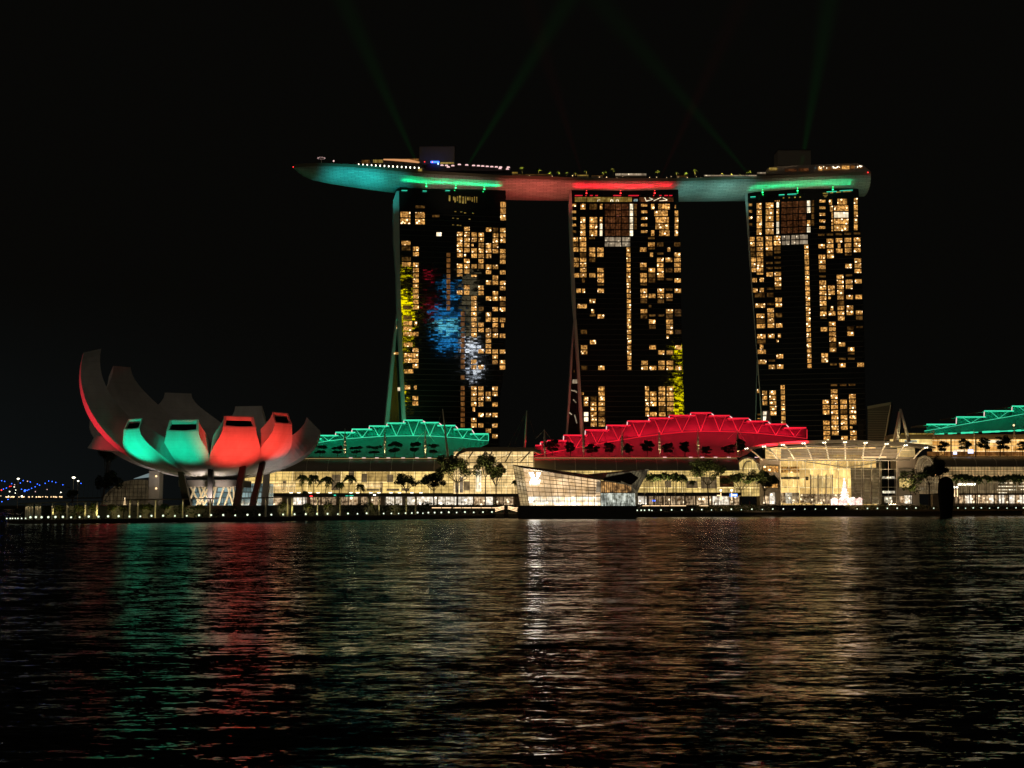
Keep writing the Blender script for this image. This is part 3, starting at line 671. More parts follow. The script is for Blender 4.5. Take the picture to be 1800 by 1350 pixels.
for px in stations:
    a = halfw(px); Yf = interp(FY, px); yt = interp(TOPL, px); yb = interp(BOTL, px)
    A = at(px, yt, Yf); yc = Yf+a
    # ray direction keeps plan x roughly on the same picture column
    # find the depth of the belly so its outline falls on yb
    best = None
    for h in np.arange(.2, 16, .15):
        mz = -1e9
        for ph in np.linspace(.2, math.pi*.75, 12):
            q = proj((A.x*(yc-a*math.cos(ph))/Yf, yc-a*math.cos(ph), A.z-h*math.sin(ph)))[1]; mz = max(mz, q)
        if best is None or abs(mz-yb) < best[0]: best = (abs(mz-yb), h)
    h = best[1]; sec = []
    for k in range(K+1):
        ph = math.pi*k/K; yy = yc-a*math.cos(ph)
        sec.append((A.x, yy, A.z-h*math.sin(ph)**.9 if math.sin(ph) > 0 else A.z))
    secs.append((sec, A, a))
for sec, _, _ in secs: hull.v += sec
for i in range(len(secs)-1):
    for k in range(K): a_ = i*(K+1)+k; hull.f.append((a_, a_+1, a_+K+2, a_+K+1))
    a_ = i*(K+1); hull.f.append((a_, a_+K+1, a_+2*K+1, a_+K))
hull.f.append(tuple(reversed(range(K+1)))); e = (len(secs)-1)*(K+1); hull.f.append(tuple(range(e, e+K+1)))
ho = hull.build('hull', M_hull, deck, smooth=False)
uv = ho.data.uv_layers.new(name='UVMap')
for lp in ho.data.loops:
    vi = lp.vertex_index; uv.data[lp.index].uv = (hull.v[vi][0], (vi % (K+1))*2.6)
# parapet rim
rim = MB()
for (s0, A0, a0), (s1, A1, a1) in zip(secs, secs[1:]):
    if A1.x-A0.x < .01: continue
    rim.hexa([(A0.x, A0.y-.12, A0.z-.5), (A1.x, A1.y-.12, A1.z-.5), (A1.x, A1.y+.5, A1.z-.5), (A0.x, A0.y+.5, A0.z-.5)], [(A0.x, A0.y-.12, A0.z+1.3), (A1.x, A1.y-.12, A1.z+1.3), (A1.x, A1.y+.5, A1.z+1.3), (A0.x, A0.y+.5, A0.z+1.3)])
rim.build('parapet', M_roofg, deck)
# neck floor between each tower and the deck, with its cross walls
def neck(T, x0, x1, ytop, yb, gold=None):
    mb = MB(); a_ = T.pt(x0, T.sl(yb, x0), .0); b_ = T.pt(x1, T.sl(yb, x1), .0)
    zt = T.pt((x0+x1)/2, ytop).z
    a2, b2 = a_-T.n*3, b_-T.n*3; d = -T.n*8
    mb.hexa([a2, b2, b2+d, a2+d], [Vector((p.x, p.y, zt)) for p in (a2, b2, b2+d, a2+d)])
    mb.build('neck_storey', M_dsteel, T.root)
neck(T1, 703, 884, 330, 336); neck(T2, 1006, 1186, 338, 346); neck(T3, 1316, 1505, 334, 340)
# penthouse band windows; on the first tower also a painted reflection
def band(T, x0, x1, y0, y1, mt, pr=.25, name='penthouse_window_and_glint'):
    a_, b_, c_, d_ = T.pt(x0, T.sl(y1, x0), pr), T.pt(x1, T.sl(y1, x1), pr), T.pt(x1, T.sl(y0, x1), pr), T.pt(x0, T.sl(y0, x0), pr)
    MB().prism([a_, b_, c_, d_], -T.n*.4).build(name, mt, T.root)
for x0, x1, y0, y1 in ((1010.5, 1031, 346.5, 354.5), (1032, 1076, 346.5, 354.5), (1077, 1110.5, 346.5, 354.5)): band(T2, x0, x1, y0, y1, M_gold)
band(T2, 1113.8, 1121, 349.8, 353.5, M_cool)
for x0, y0, x1, y1 in ((1133.5, 347, 1136, 353.5), (1136, 353.5, 1146, 351), (1141, 347.5, 1148, 350.5), (1149, 353, 1162, 347), (1165, 347.3, 1173, 351.5), (1159, 353, 1173, 352), (1051, 351.5, 1055, 351.3), (1051, 351.5, 1050.6, 354), (1073.5, 351.4, 1077.3, 351.4), (1073.5, 351.4, 1073.5, 354.3), (1077.3, 351.4, 1077.3, 354.3), (1083.2, 351.4, 1087, 351.4), (1083.2, 351.4, 1083.2, 354.3), (1087, 351.4, 1087, 354.3)):
    MB().tube(T2.pt(x0, y0, .5), T2.pt(x1, y1, .5), .22, .22, 6).build('ceiling_light', M_winb, T2.root)
band(T2, 1124, 1184, 347, 354.4, M_lounge)
for x0, x1, y in ((1446, 1456, 341), (1459, 1464.5, 340.6), (1470, 1478, 340.2), (1482, 1497, 339.8), (1447, 1455, 344.6), (1449, 1453, 347)): band(T3, x0, x1, y, y+1.6, M_gold)
for x in (1376, 1386, 1396, 1405): band(T3, x, x+2.6, 345, 347, M_gold)
for x in (1362, 1365.5, 1369): band(T3, x, x+1.4, 350, 352, M_win)
for x in (789, 796.5, 799, 803, 807, 812.5, 818, 821.5, 825.5, 829, 833.5, 837.5): band(T1, x, x+rnd.uniform(1.2, 3.4), 345.5+rnd.uniform(-1, 1.5), 345.5+rnd.uniform(6, 12), M_gold)  # warm streak mirrored in the glass, painted as glowing bars
for x, y in ((799, 371.8), (809, 372), (816, 373.5), (830, 373.8), (795, 383.5), (803, 384), (824, 384.4), (795, 395.3), (803, 395.5), (807.5, 396)): band(T1, x, x+3.2, y, y+1.3, M_gold)
# cornice light lines below the deck
for T, segs, mt in ((T1, [(706, 716, 334.5), (743, 750, 335.5), (783, 791, 334.5)], emat('teal_strip', (.05, .9, .55), .9)), (T2, [(1010.5, 1024, 343.5), (1037, 1042, 343.5), (1046.5, 1051, 343.5), (1078, 1092, 343.5), (1105, 1123, 343.5), (1159, 1163, 343.5), (1168, 1174, 343.5), (1176.5, 1182, 343.5)], M_linered), (T3, [(1319, 1328, 341.6), (1369, 1379, 340.6), (1384, 1400, 340.6), (1453, 1471, 340), (1476, 1499, 339.4)], MATS['teal_strip'])):
    for x0, x1, y in segs:
        y2 = T.sl(y, (x0+x1)/2) if T is T3 else y
        a_, b_ = T.pt(x0, y2, 1.2), T.pt(x1, y2, 1.2); b_.z = a_.z
        MB().tube(a_, b_, .2, .2, 6).build('light_strip', mt, T.root)
# laser heads
for T, pts, mt in ((T1, ((749.5, 327.5), (801, 330), (851.5, 332.5)), M_lampgrn), (T2, ((1031, 339.5), (1091, 339.5), (1151, 339.5)), M_lampred), (T3, ((1340.5, 338), (1402, 335), (1464, 333)), M_lampgrn)):
    for x, y in pts:
        c = T.pt(x, y, 3); MB().sphere(c, .42, 8, 6).build('laser_lamp', mt, T.root)
        c = T.pt(x, y-4.4, 3); MB().sphere(c, .26, 8, 6).build('laser_lamp', mt, T.root)
# light thrown up at the hull over each tower
for T, x0, x1, col, en in ((T1, 708, 880, (.0, .85, .30), 1500), (T2, 1010, 1184, (1, .008, .03), 2600), (T3, 1319, 1498, (0, .85, .30), 1500)):
    ym = {T1: 333, T2: 344, T3: 341}[T]
    for k in range(6):
        px = lerp(x0, x1, (k+.5)/6); ww = (x1-x0)/6/F*760
        c = T.pt(px, T.sl(ym, px), 4.0); A = c + Vector((0, 0, 12)) + T.n*1.5
        q = area('hull_uplight', c, A, en/6, col, ww, .4, 70)
        # stretch along the facade
        q.rotation_euler = Matrix((T.dir, T.n, Vector((0, 0, -1)))).transposed().to_euler()
# coloured floods along the hull between the towers
def hullflood(px, pyt, col, en, px0, size=60, down=26):
    tgt = at(px, pyt, interp(FY, px)+8); loc = at(px0, pyt+40, interp(FY, px)-22); loc.z = tgt.z-down
    spot('hull_floodlight', loc, tgt, en, col, size, .9, 1)
hullflood(620, 316, (.02, .85, .85), 52000, 655, 66); hullflood(675, 325, (.02, .80, .72), 26000, 690, 55)
hullflood(920, 335, (1, .13, .10), 34000, 905, 62); hullflood(970, 335, (1, .13, .10), 30000, 985, 60)
hullflood(1230, 335, (.22, .80, .72), 26000, 1215, 62); hullflood(1285, 335, (.26, .80, .70), 24000, 1300, 60)
hullflood(1110, 322, (1, .3, .2), 9000, 1100, 80); hullflood(1520, 330, (.3, .7, .45), 6000, 1525, 60); hullflood(800, 315, (1, .7, .5), 8000, 790, 80); hullflood(1420, 320, (1, .8, .55), 7000, 1420, 80)

# rooftop boxes, restaurants, lights
M_boxr = pmat('roof_box_metal', (.30, .27, .22), .6, noise=.06)
def rooftop(px0, px1, y0, y1, Y, d, label):
    a_ = at(px0, y1, Y); b_ = at(px1, y0, Y); mb = MB().box(a_.x, b_.x, Y, Y+d, a_.z, b_.z)
    r_ = thing('plant_room', label, 'roof room', ((a_.x+b_.x)/2, Y, a_.z)); mb.build('wall', M_boxr, r_)
    MB().box(a_.x-.2, b_.x+.2, Y-.2, Y+d+.2, b_.z, b_.z+.4).build('coping', M_dsteel, r_)
    return r_
rooftop(737, 799, 257.5, 290, 768, 12, 'plain grey box on the roof deck above the green-ended tower')
rr = rooftop(1368, 1425, 264, 291, 775, 12, 'plain grey box on the roof deck above the tower behind the crystal hall')
c = at(1420, 261, 776); MB().tube((c.x, c.y, c.z-1.4), c, .08).build('aerial', M_dsteel, rr)
def dome(label, pts, yb, Y, d, mat, name='roof_pavilion'):
    P_ = [at(x, y, Y) for x, y in pts]; base = [at(pts[-1][0], yb, Y), at(pts[0][0], yb, Y)]
    r_ = thing(name, label, 'roof pavilion', tuple(base[1])); MB().prism(P_+base, (0, d, 0)).build('shell', mat, r_); return r_
D1 = dome('low curved lounge on the bow of the roof deck with a glowing copper ceiling', [(612, 292), (625, 285), (643, 281.5), (660, 280), (700, 279.5), (728, 280.5), (738, 284), (744, 291), (748, 300)], 303, 752, 9, M_dsteel)
for x0, x1, y0, y1, mt in ((636, 650, 281.5, 287, M_wind), (656, 673, 281, 286, M_gold), (674, 694, 279.2, 281.2, M_wino), (694, 736, 279.3, 284.5, M_wino)):
    a_ = at(x0, y1, 751.8); b_ = at(x1, y0, 751.8); MB().box(a_.x, b_.x, 751.4, 751.8, a_.z, b_.z).build('lit_ceiling', mt, D1)
M_copper = emat('copper_ceiling_light', (.75, .34, .14), .9)
MB().prism([at(674, 281.2, 751.2), at(694, 282.4, 751.2), at(736, 286.5, 751.2), at(738, 284.5, 751.2), at(720, 280.2, 751.2), at(694, 279.4, 751.2), at(674, 279.4, 751.2)], (0, .3, 0)).build('copper_ceiling', M_copper, D1)
for k in range(15):
    px = 630.5+k*7.55; py = 289.3+k*.42; c = at(px, py, 746)
    bx = MB().box(c.x-.25, c.x+.25, 745.8, 746.2, c.z-.45, c.z+.45).build('bulkhead_lamp', M_lampw, deck)
a_ = at(735, 301, 745.5); b_ = at(742, 296.6, 745.5); MB().box(a_.x, b_.x, 745, 745.5, a_.z, b_.z).build('bulkhead_lamp', M_gold, deck)
D2 = dome('open bar terrace lit blue and amber beside the roof box of the green-ended tower', [(746, 296), (750, 289), (760, 286), (800, 287.5), (860, 290), (898, 294.5)], 300, 762, 6, M_dsteel, 'bar_terrace')
for x0, x1, y0, y1, mt in ((757, 772, 283.5, 286.5, M_lampblue), (774, 798, 285.5, 288, M_gold), (769, 771.5, 286, 289.5, emat('bar_sign', (.5, .7, 1), 2))):
    a_ = at(x0, y1, 759.8); b_ = at(x1, y0, 759.8); MB().box(a_.x, b_.x, 759.3, 759.7, a_.z, b_.z).build('bar_lamp', mt, D2)
for x, y in ((746.5, 284.5), (760, 285)): MB().sphere(at(x, y, 757), .3, 6, 5).build('red_lamp', M_lampred, D2)
par0 = None
for x, y in ((777, 290.3), (785, 290.6), (796, 291), (788, 293.3), (807.5, 288.9), (820.5, 289.8), (832.5, 290.7), (841, 291.2), (848.5, 291.7), (856.5, 292.3), (864.5, 292.8), (872.5, 293.2), (880, 293.6), (893.5, 293.8), (879, 296), (892, 297)):
    c = at(x, y, 757)
    if par0 is None:
        par0 = thing('glowing_parasol', 'small square parasol glowing pink on the roof terrace', 'parasol', (c.x, c.y, c.z-2.2), 'glowing parasols on the roof terrace')
        MB().tube((c.x, c.y, c.z-2.2), (c.x, c.y, c.z-.2), .06).build('pole', M_dsteel, par0)
        MB().hexa([(c.x-.95, c.y-.9, c.z-.2), (c.x+.95, c.y-.9, c.z-.2), (c.x+.95, c.y+.9, c.z-.2), (c.x-.95, c.y+.9, c.z-.2)], [(c.x-.6, c.y-.6, c.z+.25), (c.x+.6, c.y-.6, c.z+.25), (c.x+.6, c.y+.6, c.z+.25), (c.x-.6, c.y+.6, c.z+.25)]).build('shade', M_pink, par0)
    else: dup(par0, (c.x, c.y, c.z-2.2))
D3 = dome('long white club pavilion on the roof deck stern with lit windows', [(1347, 302), (1349, 297), (1354, 294), (1366, 292.5), (1420, 290), (1460, 288.5), (1505, 286.5), (1518, 291), (1527, 298), (1530, 303)], 306, 764, 9, pmat('club_roof', (.45, .38, .32), .5))
for x0, x1, y0, y1, mt in ((1352, 1366, 295, 299, M_gold), (1380, 1400, 297, 301.5, M_lounge), (1404, 1421, 296, 301, M_lounge), (1439, 1445, 293, 299.5, M_win), (1449, 1461, 293.3, 299, M_wino), (1464, 1477, 292.5, 298.5, M_wino), (1480, 1493, 291.5, 297, M_win), (1496, 1502, 291.5, 296, M_wino), (1507, 1516, 291.5, 295.5, M_wino), (1432.3, 1434.5, 294, 296, M_cool)):
    a_ = at(x0, y1, 763.7); b_ = at(x1, y0, 763.7); MB().box(a_.x, b_.x, 763.4, 763.8, a_.z, b_.z).build('window', mt, D3)
for k in range(24):
    px = rnd.choice([rnd.uniform(1439, 1462), rnd.uniform(1464, 1480), rnd.uniform(1505, 1516)]); c = at(px, rnd.uniform(292.8, 296.5)-(px-1440)*.02, 763.2)
    MB().sphere(c, .2, 6, 4).build('hanging_lamp', M_lampw, D3)
MB().sphere(at(1525.5, 303, 748), .35, 6, 5).build('red_lamp', M_lampred, deck); MB().sphere(at(515.5, 293.5, 737), .3, 6, 5).build('red_lamp', M_lampred, deck)
# ring light mast on the bow
c = at(565, 278, 745); g_ = at(565, 290.5, 745)
rm = thing('ring_light_mast', 'mast with a ring of small lamps on the bow of the roof deck', 'light mast', tuple(g_))
MB().tube(g_, c, .18).build('pole', M_steel, rm); tr = MB()
for k in range(16):
    a0, a1 = 2*math.pi*k/16, 2*math.pi*(k+1)/16; tr.tube((c.x+2*math.cos(a0), c.y+2*math.sin(a0), c.z), (c.x+2*math.cos(a1), c.y+2*math.sin(a1), c.z), .1)
for k in range(4): a0 = math.pi*k/2; tr.tube(c, (c.x+2*math.cos(a0), c.y+2*math.sin(a0), c.z), .07)
tr.build('ring', M_steel, rm)
for k in range(10): a0 = 2*math.pi*k/10; MB().sphere((c.x+2.1*math.cos(a0), c.y+2.1*math.sin(a0), c.z), .22, 6, 5).build('lamp', M_pink, rm)
c = at(586.5, 283, 745); g_ = at(586.5, 291, 745); fl = thing('flood_mast', 'short mast with one bright lamp behind the ring of lamps', 'light mast', tuple(g_))
MB().tube(g_, c, .12).build('pole', M_steel, fl); MB().sphere(c, .5, 8, 6).build('lamp', M_pink, fl)
# deck edge pool walls and lit strips
for x0, x1, y0, y1, mt in ((900, 910, 302.5, 305, M_gold), (902, 970, 306.4, 307.6, M_wind), (1015, 1034, 307.5, 309.3, M_gold), (1040, 1060, 308.6, 309.4, M_wind), (1082, 1136, 305, 308.4, M_wing), (1190, 1208, 309, 310.2, M_wind), (1238, 1330, 307.8, 309.6, M_wing), (1331, 1350, 303, 305, M_wing)):
    a_ = at(x0, y1, interp(FY, x0)+4); b_ = at(x1, y0, interp(FY, x0)+4); MB().box(a_.x, b_.x, a_.y, a_.y+1, a_.z-1, b_.z).build('pool_wall', M_boxr, deck)
    MB().box(a_.x, b_.x, a_.y-.2, a_.y-.05, a_.z, b_.z).build('pool_light', mt, deck)
# light beams rising from the laser heads
def beam(x0, y0, x1, y1, Y, col, s, label):
    a_ = at(x0, y0, Y); b_ = at(x1, y1, Y+150); b_ = a_+(b_-a_)*1.9; L = (b_-a_).length
    mb = MB(); n_ = 14; 
    r0, r1 = .5, L*.06
    mb.tube(a_, b_, r0, r1, 20)
    m, n, l, b = newmat('beam_air'); n.remove(b)
    em = n.new('ShaderNodeEmission'); em.inputs[0].default_value = tuple(col)+(1,)
    geo = n.new('ShaderNodeNewGeometry'); vm = n.new('ShaderNodeVectorMath'); vm.operation = 'SUBTRACT'; vm.inputs[1].default_value = tuple(a_); l.new(geo.outputs['Position'], vm.inputs[0])
    d = (b_-a_).normalized(); dt = n.new('ShaderNodeVectorMath'); dt.operation = 'DOT_PRODUCT'; dt.inputs[1].default_value = tuple(d); l.new(vm.outputs[0], dt.inputs[0])
    # distance from the axis over the local radius gives the soft edge
    ln = n.new('ShaderNodeVectorMath'); ln.operation = 'LENGTH'; l.new(vm.outputs[0], ln.inputs[0])
    dv = n.new('ShaderNodeMath'); dv.operation = 'DIVIDE'; l.new(dt.outputs['Value'], dv.inputs[0]); l.new(ln.outputs['Value'], dv.inputs[1])
    ang = n.new('ShaderNodeMath'); ang.operation = 'ARCCOSINE'; l.new(dv.outputs[0], ang.inputs[0])
    sm = n.new('ShaderNodeMapRange'); sm.interpolation_type = 'SMOOTHSTEP'; sm.inputs[1].default_value = .0; sm.inputs[2].default_value = .05; sm.inputs[3].default_value = 1; sm.inputs[4].default_value = 0; l.new(ang.outputs[0], sm.inputs[0])
    fo = n.new('ShaderNodeMath'); fo.operation = 'ADD'; fo.inputs[1].default_value = 30; l.new(dt.outputs['Value'], fo.inputs[0])
    f1 = n.new('ShaderNodeMath'); f1.operation = 'POWER'; f1.inputs[1].default_value = -2.15; l.new(fo.outputs[0], f1.inputs[0])
    f2 = n.new('ShaderNodeMath'); f2.operation = 'MULTIPLY'; l.new(f1.outputs[0], f2.inputs[0]); l.new(sm.outputs[0], f2.inputs[1])
    f3 = n.new('ShaderNodeMath'); f3.operation = 'MULTIPLY'; f3.inputs[1].default_value = s; l.new(f2.outputs[0], f3.inputs[0])
    l.new(f3.outputs[0], em.inputs[1]); l.new(em.outputs[0], n['Material Output'].inputs['Volume'])
    o = mb.build('light_beam', m); tag(o, label, 'light beam'); o['kind'] = 'thing'
beam(749, 323, 622, 40, 752, (.0, 1, .14), 10, 'faint green light beam leaning over the bow of the roof deck')
beam(801, 326, 1005, -10, 752, (.0, 1, .14), 13, 'faint green light beam crossing from the first tower toward the middle of the deck')
beam(1340, 334, 1130, 90, 752, (.0, 1, .14), 8.5, 'faint green light beam leaning back over the middle of the deck')
beam(1402, 331, 1455, 20, 752, (.0, 1, .14), 12, 'faint green light beam rising almost upright past the roof box')
beam(1151, 335, 1290, 30, 752, (1, .04, .05), 5, 'very faint red light beam over the right end of the middle tower')
beam(1031, 335, 935, 20, 752, (1, .04, .05), 4, 'very faint red light beam over the left end of the middle tower')
# planting and small lamps along the middle of the deck
rg2 = random.Random(4)
for k in range(34):
    px = 905+k*12.6+rg2.uniform(-4, 4); y = interp(TOPL, px)-rg2.uniform(3.5, 7); c = at(px, y, interp(FY, px)+rg2.uniform(3, 8))
    MB().sphere(c, rg2.choice([.16, .22, .3]), 6, 4).build('deck_lamp', M_lampwarm if rg2.random() < .7 else M_gold, deck)


# warm light under the museum's bowl
for px in (345, 375, 405):
    c = at(px, 880, 428); area('lobby_light', (c.x, 426, UZ+.4), (c.x, 436, MZB), 700, (1, .78, .5), 4, 1)
spot('shaft_light', (at(270, 880, 428).x, 425, UZ+.5), (at(270, 860, 436).x, 436, 13), 900, (1, .8, .55), 60)
# ================================================================ the mall along the bay
def stepped_roof(name, label, slabs, arc, base, Y, col, lm_slab, lm_line, en, x_end=None, vs=None, endpost=None, basepts=None):
    """arched wall lit in colour, with stepped flat roof plates carried on light-lined V trusses"""
    r = thing(name, label, 'mall roof', (at((slabs[0][0]+slabs[-1][1])/2, 803, Y).x, Y, at(0+900, base, Y).z))
    xs = sorted(set([arc[0][0]]+[a for a, _ in arc]+[s_[0] for s_ in slabs]+[s_[1] for s_ in slabs]))
    xs = [x for x in xs if arc[0][0] <= x <= arc[-1][0]]
    def by(x): return interp(basepts, x) if basepts else base
    lo, up_ = MB(), MB()
    for x0, x1 in zip(xs, xs[1:]):
        n_ = max(1, int((x1-x0)/8))
        for k in range(n_):
            a, b_ = lerp(x0, x1, k/n_), lerp(x0, x1, (k+1)/n_)
            A, B = at(a, by(a), Y+2), at(b_, by(b_), Y+2); C, D = at(b_, interp(arc, b_), Y+6), at(a, interp(arc, a), Y+6)
            lo.hexa([A, B, B+Vector((0, 1, 0)), A+Vector((0, 1, 0))], [D, C, C+Vector((0, 1, 0)), D+Vector((0, 1, 0))])
    lo.build('wall', M_shell, r)
    for i, (x0, x1, y) in enumerate(slabs):
        th = .55
        A, B = at(x0, y, Y-1), at(x1, y, Y-1)
        MB().box(A.x, B.x, Y-1, Y+24, A.z-th/2+i % 2*.01, A.z+th/2+i % 2*.01).build('roof_plate', M_shell, r)
        # lit fascia tube along the front of the plate
        MB().box(A.x, B.x, Y-1.35, Y-1.02, A.z-.28, A.z+.28).build('fascia_light', lm_slab, r)
        xa, xb = max(x0, arc[0][0]), min(x1, arc[-1][0])
        if xb-xa > 2:
            n_ = 4
            for k in range(n_):
                a, b_ = lerp(xa, xb, k/n_), lerp(xa, xb, (k+1)/n_)
                P0, P1 = at(a, interp(arc, a), Y+6.1), at(b_, interp(arc, b_), Y+6.1); Q0, Q1 = at(a, y, Y+9), at(b_, y, Y+9)
                up_.quad(P0, P1, Q1, Q0)
    up_.build('upper_wall', M_shell, r)
    ln = MB()
    for (a, ya), (b_, yb) in zip(arc, arc[1:]): ln.tube(at(a, ya, Y+5.2), at(b_, yb, Y+5.2), .16, n=6)
    ln.build('arc_light', lm_line, r)
    for x0, xb, x1, yt, yb in (vs or []):
        m_ = MB(); m_.tube(at(x0, yt, Y+.5), at(xb, yb, Y+5.0), .13, n=5); m_.tube(at(x1, yt, Y+.5), at(xb, yb, Y+5.0), .13, n=5)
        m_.build('truss_light', lm_line, r)
    if endpost:
        x, y0, y1 = endpost; MB().tube(at(x, y0, Y), at(x, y1, Y), .15).build('end_light', lm_slab, r)
    # floods on the ledge
    X0, X1 = at(arc[0][0], base, Y).x, at(arc[-1][0], base, Y).x; n_ = max(3, int((X1-X0)/14))
    for k in range(n_):
        x = lerp(X0, X1, (k+.5)/n_); px = lerp(arc[0][0], arc[-1][0], (k+.5)/n_)
        z0 = at(px, by(px), Y).z; za = at(px, interp(arc, px), Y+5).z
        area('wall_uplight', (x, Y-5.5, z0+1), (x, Y+4, lerp(z0, za, .62)), en*.025/n_, col, (X1-X0)/n_*.9, .5)
        q = area('truss_uplight', (x, Y+4.3, za+.5), (x, Y+5.6, za+6), en*.040/n_, col, (X1-X0)/n_*.9, .3)
        q = area('plate_uplight', (x, Y-2.6, za-1.0), (x, Y+3.5, za+5), en*.040/n_, col, (X1-X0)/n_*.9, .3)
    return r
GC = (.0, 1.0, .42); RC = (1.0, .008, .035)
G_slabs = [(558, 565.5, 771.3), (560, 595, 765.6), (589.7, 624.7, 760.1), (618.4, 654, 754.5), (648.8, 683.8, 749), (679.9, 713.3, 743.8), (709.6, 743, 738.7), (739.4, 771.8, 742.9), (768.7, 800.6, 748), (797.4, 829.3, 754.5), (826.2, 858.9, 762.8)]
G_arc = [(536, 783), (553, 779), (577, 775), (606.8, 771.5), (636, 769.3), (666.7, 767.3), (697, 766.2), (727, 766), (757, 766.3), (786, 768.3), (814.5, 770.2), (842.5, 773.6), (858.9, 774.6)]
def vlist(slabs, arc, skip=0):
    out = []
    for x0, x1, y in slabs[skip:]:
        w = x1-x0; xm = (x0+x1)/2; out.append((x0+w*.22, xm, x1-w*.20, y+1.2, interp(arc, xm)))
    return out
stepped_roof('mall_roof', 'stepped arched roof washed in green light in front of the first hotel tower', G_slabs, G_arc, 804, 590, GC, M_linegrn, M_lineg2, 92000, vs=vlist(G_slabs, G_arc, 1), endpost=(858.5, 763.5, 774.5), basepts=[(536, 804), (800, 804), (832, 792), (859, 780)])
R_slabs = [(941, 952, 783), (950, 973, 777), (962, 996, 774.5), (990.4, 1033, 765), (1028.5, 1071, 755.8), (1065.8, 1108.6, 747.7), (1102.4, 1144, 740.2), (1140.4, 1183.9, 735), (1176, 1222, 730.3), (1213.7, 1250.3, 725.8), (1247, 1282.7, 730.7), (1279, 1316, 735.4), (1312.5, 1350, 740.5), (1345, 1382, 745.6), (1378, 1417, 752)]
R_arc = [(934, 802), (950, 799), (973, 794.5), (1012, 787.4), (1050.6, 780.2), (1087.6, 773.8), (1125, 768), (1162.6, 763.2), (1200, 759.6), (1235, 758.2), (1268, 758.3), (1301, 759.6), (1334, 761.8), (1367, 765), (1399.6, 768.3), (1419, 771)]
stepped_roof('mall_roof', 'long stepped arched roof washed in red light below the second and third towers', R_slabs, R_arc, 804, 592, RC, M_linered, M_liner2, 350000, vs=vlist(R_slabs, R_arc, 3), endpost=(1418.5, 755, 771), basepts=[(934, 804), (1305, 804), (1330, 787), (1419, 779)])
E_slabs = [(1628.4, 1680, 746), (1680.9, 1732.4, 733), (1729.8, 1782, 722.4), (1778.7, 1835, 714), (1830, 1885, 706)]
E_arc = [(1625, 757.5), (1656, 752.6), (1707.6, 743.4), (1756.8, 735.3), (1800, 727.5), (1850, 719), (1885, 714)]
stepped_roof('mall_roof', 'stepped roof washed in green light at the far end above an amber glass storey', E_slabs, E_arc, 760, 640, GC, M_linegrn, M_lineg2, 56000, vs=vlist(E_slabs, E_arc), basepts=[(1625, 765.5), (1656, 762.5), (1800, 756), (1885, 752)])
MB_ = MB()
for k in range(40):
    a, b_ = lerp(1584, 1885, k/40), lerp(1584, 1885, (k+1)/40); y0 = interp([(1584, 765), (1600, 766), (1656, 762.5), (1800, 756.3), (1885, 752)], a)
    if rnd.random() < .8: MB_.tube(at(a, y0, 634), at(b_, y0-.3, 634), rnd.choice([.25, .4, .5]), n=5)
MB_.build('glitter_edge_light', M_linegrn, bpy.data.objects['mall_roof.002'])
# pale end lamps of the roof plates
for rn, slabs, Y in (('mall_roof', G_slabs, 588), ('mall_roof.001', R_slabs, 590), ('mall_roof.002', E_slabs, 638)):
    root = bpy.data.objects[rn]
    for (a0, a1, ya), (b0, b1, yb) in zip(slabs, slabs[1:]):
        x, yt, yl = (b0, yb, ya) if yb < ya else (a1, ya, yb)
        dx = 0 if yb < ya else 4.2
        MB().tube(at(x+.4, yt+1.2, Y), at(x+dx, yl-1.0, Y), .24, n=5).build('end_lamp', M_pink, root)
# white tapering masts
def mast(x, yt, yb, Y, label, lean=0, stays=False, lit=1.0, r=.62, mat=None):
    a, b_ = at(x+lean, yt, Y), at(x, yb, Y); r_ = thing('roof_mast', label, 'mast', tuple(b_))
    m_ = MB(); n_ = 8; pr = [.25, .55, .85, 1, 1, .85, .6, .3, .12]
    for i in range(n_): m_.tube(b_.lerp(a, i/n_), b_.lerp(a, (i+1)/n_), r*pr[i], r*pr[i+1], 8)
    m_.build('pole', mat or M_steel, r_, smooth=True)
    if stays:
        MB().tube(a-(a-b_)*.04, Vector((a.x-4, a.y+3, a.z-4.5)), .07, n=4).tube(a-(a-b_)*.04, Vector((a.x+4, a.y+3, a.z-5.5)), .07, n=4).build('stay', M_steel, r_)
    if lit: spot('mast_uplight', (b_.x, b_.y-1.8, b_.z+.2), (a.x, a.y, b_.z+7), 1300*lit, (1, .76, .40), 60, .5, .1)
for i, (x, yt, yb, Y, lean, st, lit, lb) in enumerate([
    (606.5, 752.5, 804, 583, 0, 0, 1, 'white spindle mast nearest the lotus museum, on the green roof ledge'),
    (676.5, 752.5, 804, 583, 0, 0, 1, 'white spindle mast second from the lotus museum on the green roof ledge'),
    (747.5, 754.5, 804, 583, 0, 1, 1, 'white spindle mast with short stays on the green roof ledge'),
    (958, 754, 803, 583, -1.3, 1, .12, 'dim grey mast at the low end of the red roof'),
    (1026, 742, 803, 583, -.8, 0, .12, 'dim grey mast crossing the end wall of the middle tower'),
    (1094, 754, 803, 583, -.6, 0, .12, 'dim grey mast third from the low end of the red roof'),
    (1160, 754.5, 803, 583, -1.6, 0, 1, 'white spindle mast on the red roof ledge left of its peak'),
    (1228, 753, 803, 583, -1.6, 0, 1, 'white spindle mast below the peak of the red roof'),
    (1297, 753.5, 802, 583, -.6, 1, 1, 'white spindle mast with two stays beside the crystal hall'),
    (1642, 754.5, 785, 622, -.8, 1, 1, 'white mast with two stays where the far green roof begins'),
    (1714, 754.5, 798, 622, -2.4, 0, 1, 'white spindle mast in front of the amber glass storey'),
    (1784, 748, 797, 622, -1.5, 0, 1, 'white spindle mast with a lamp on top near the picture edge')]):
    mast(x, yt, yb, Y, lb.replace('near the picture edge', 'in front of the amber glass storey'), lean, st, lit)
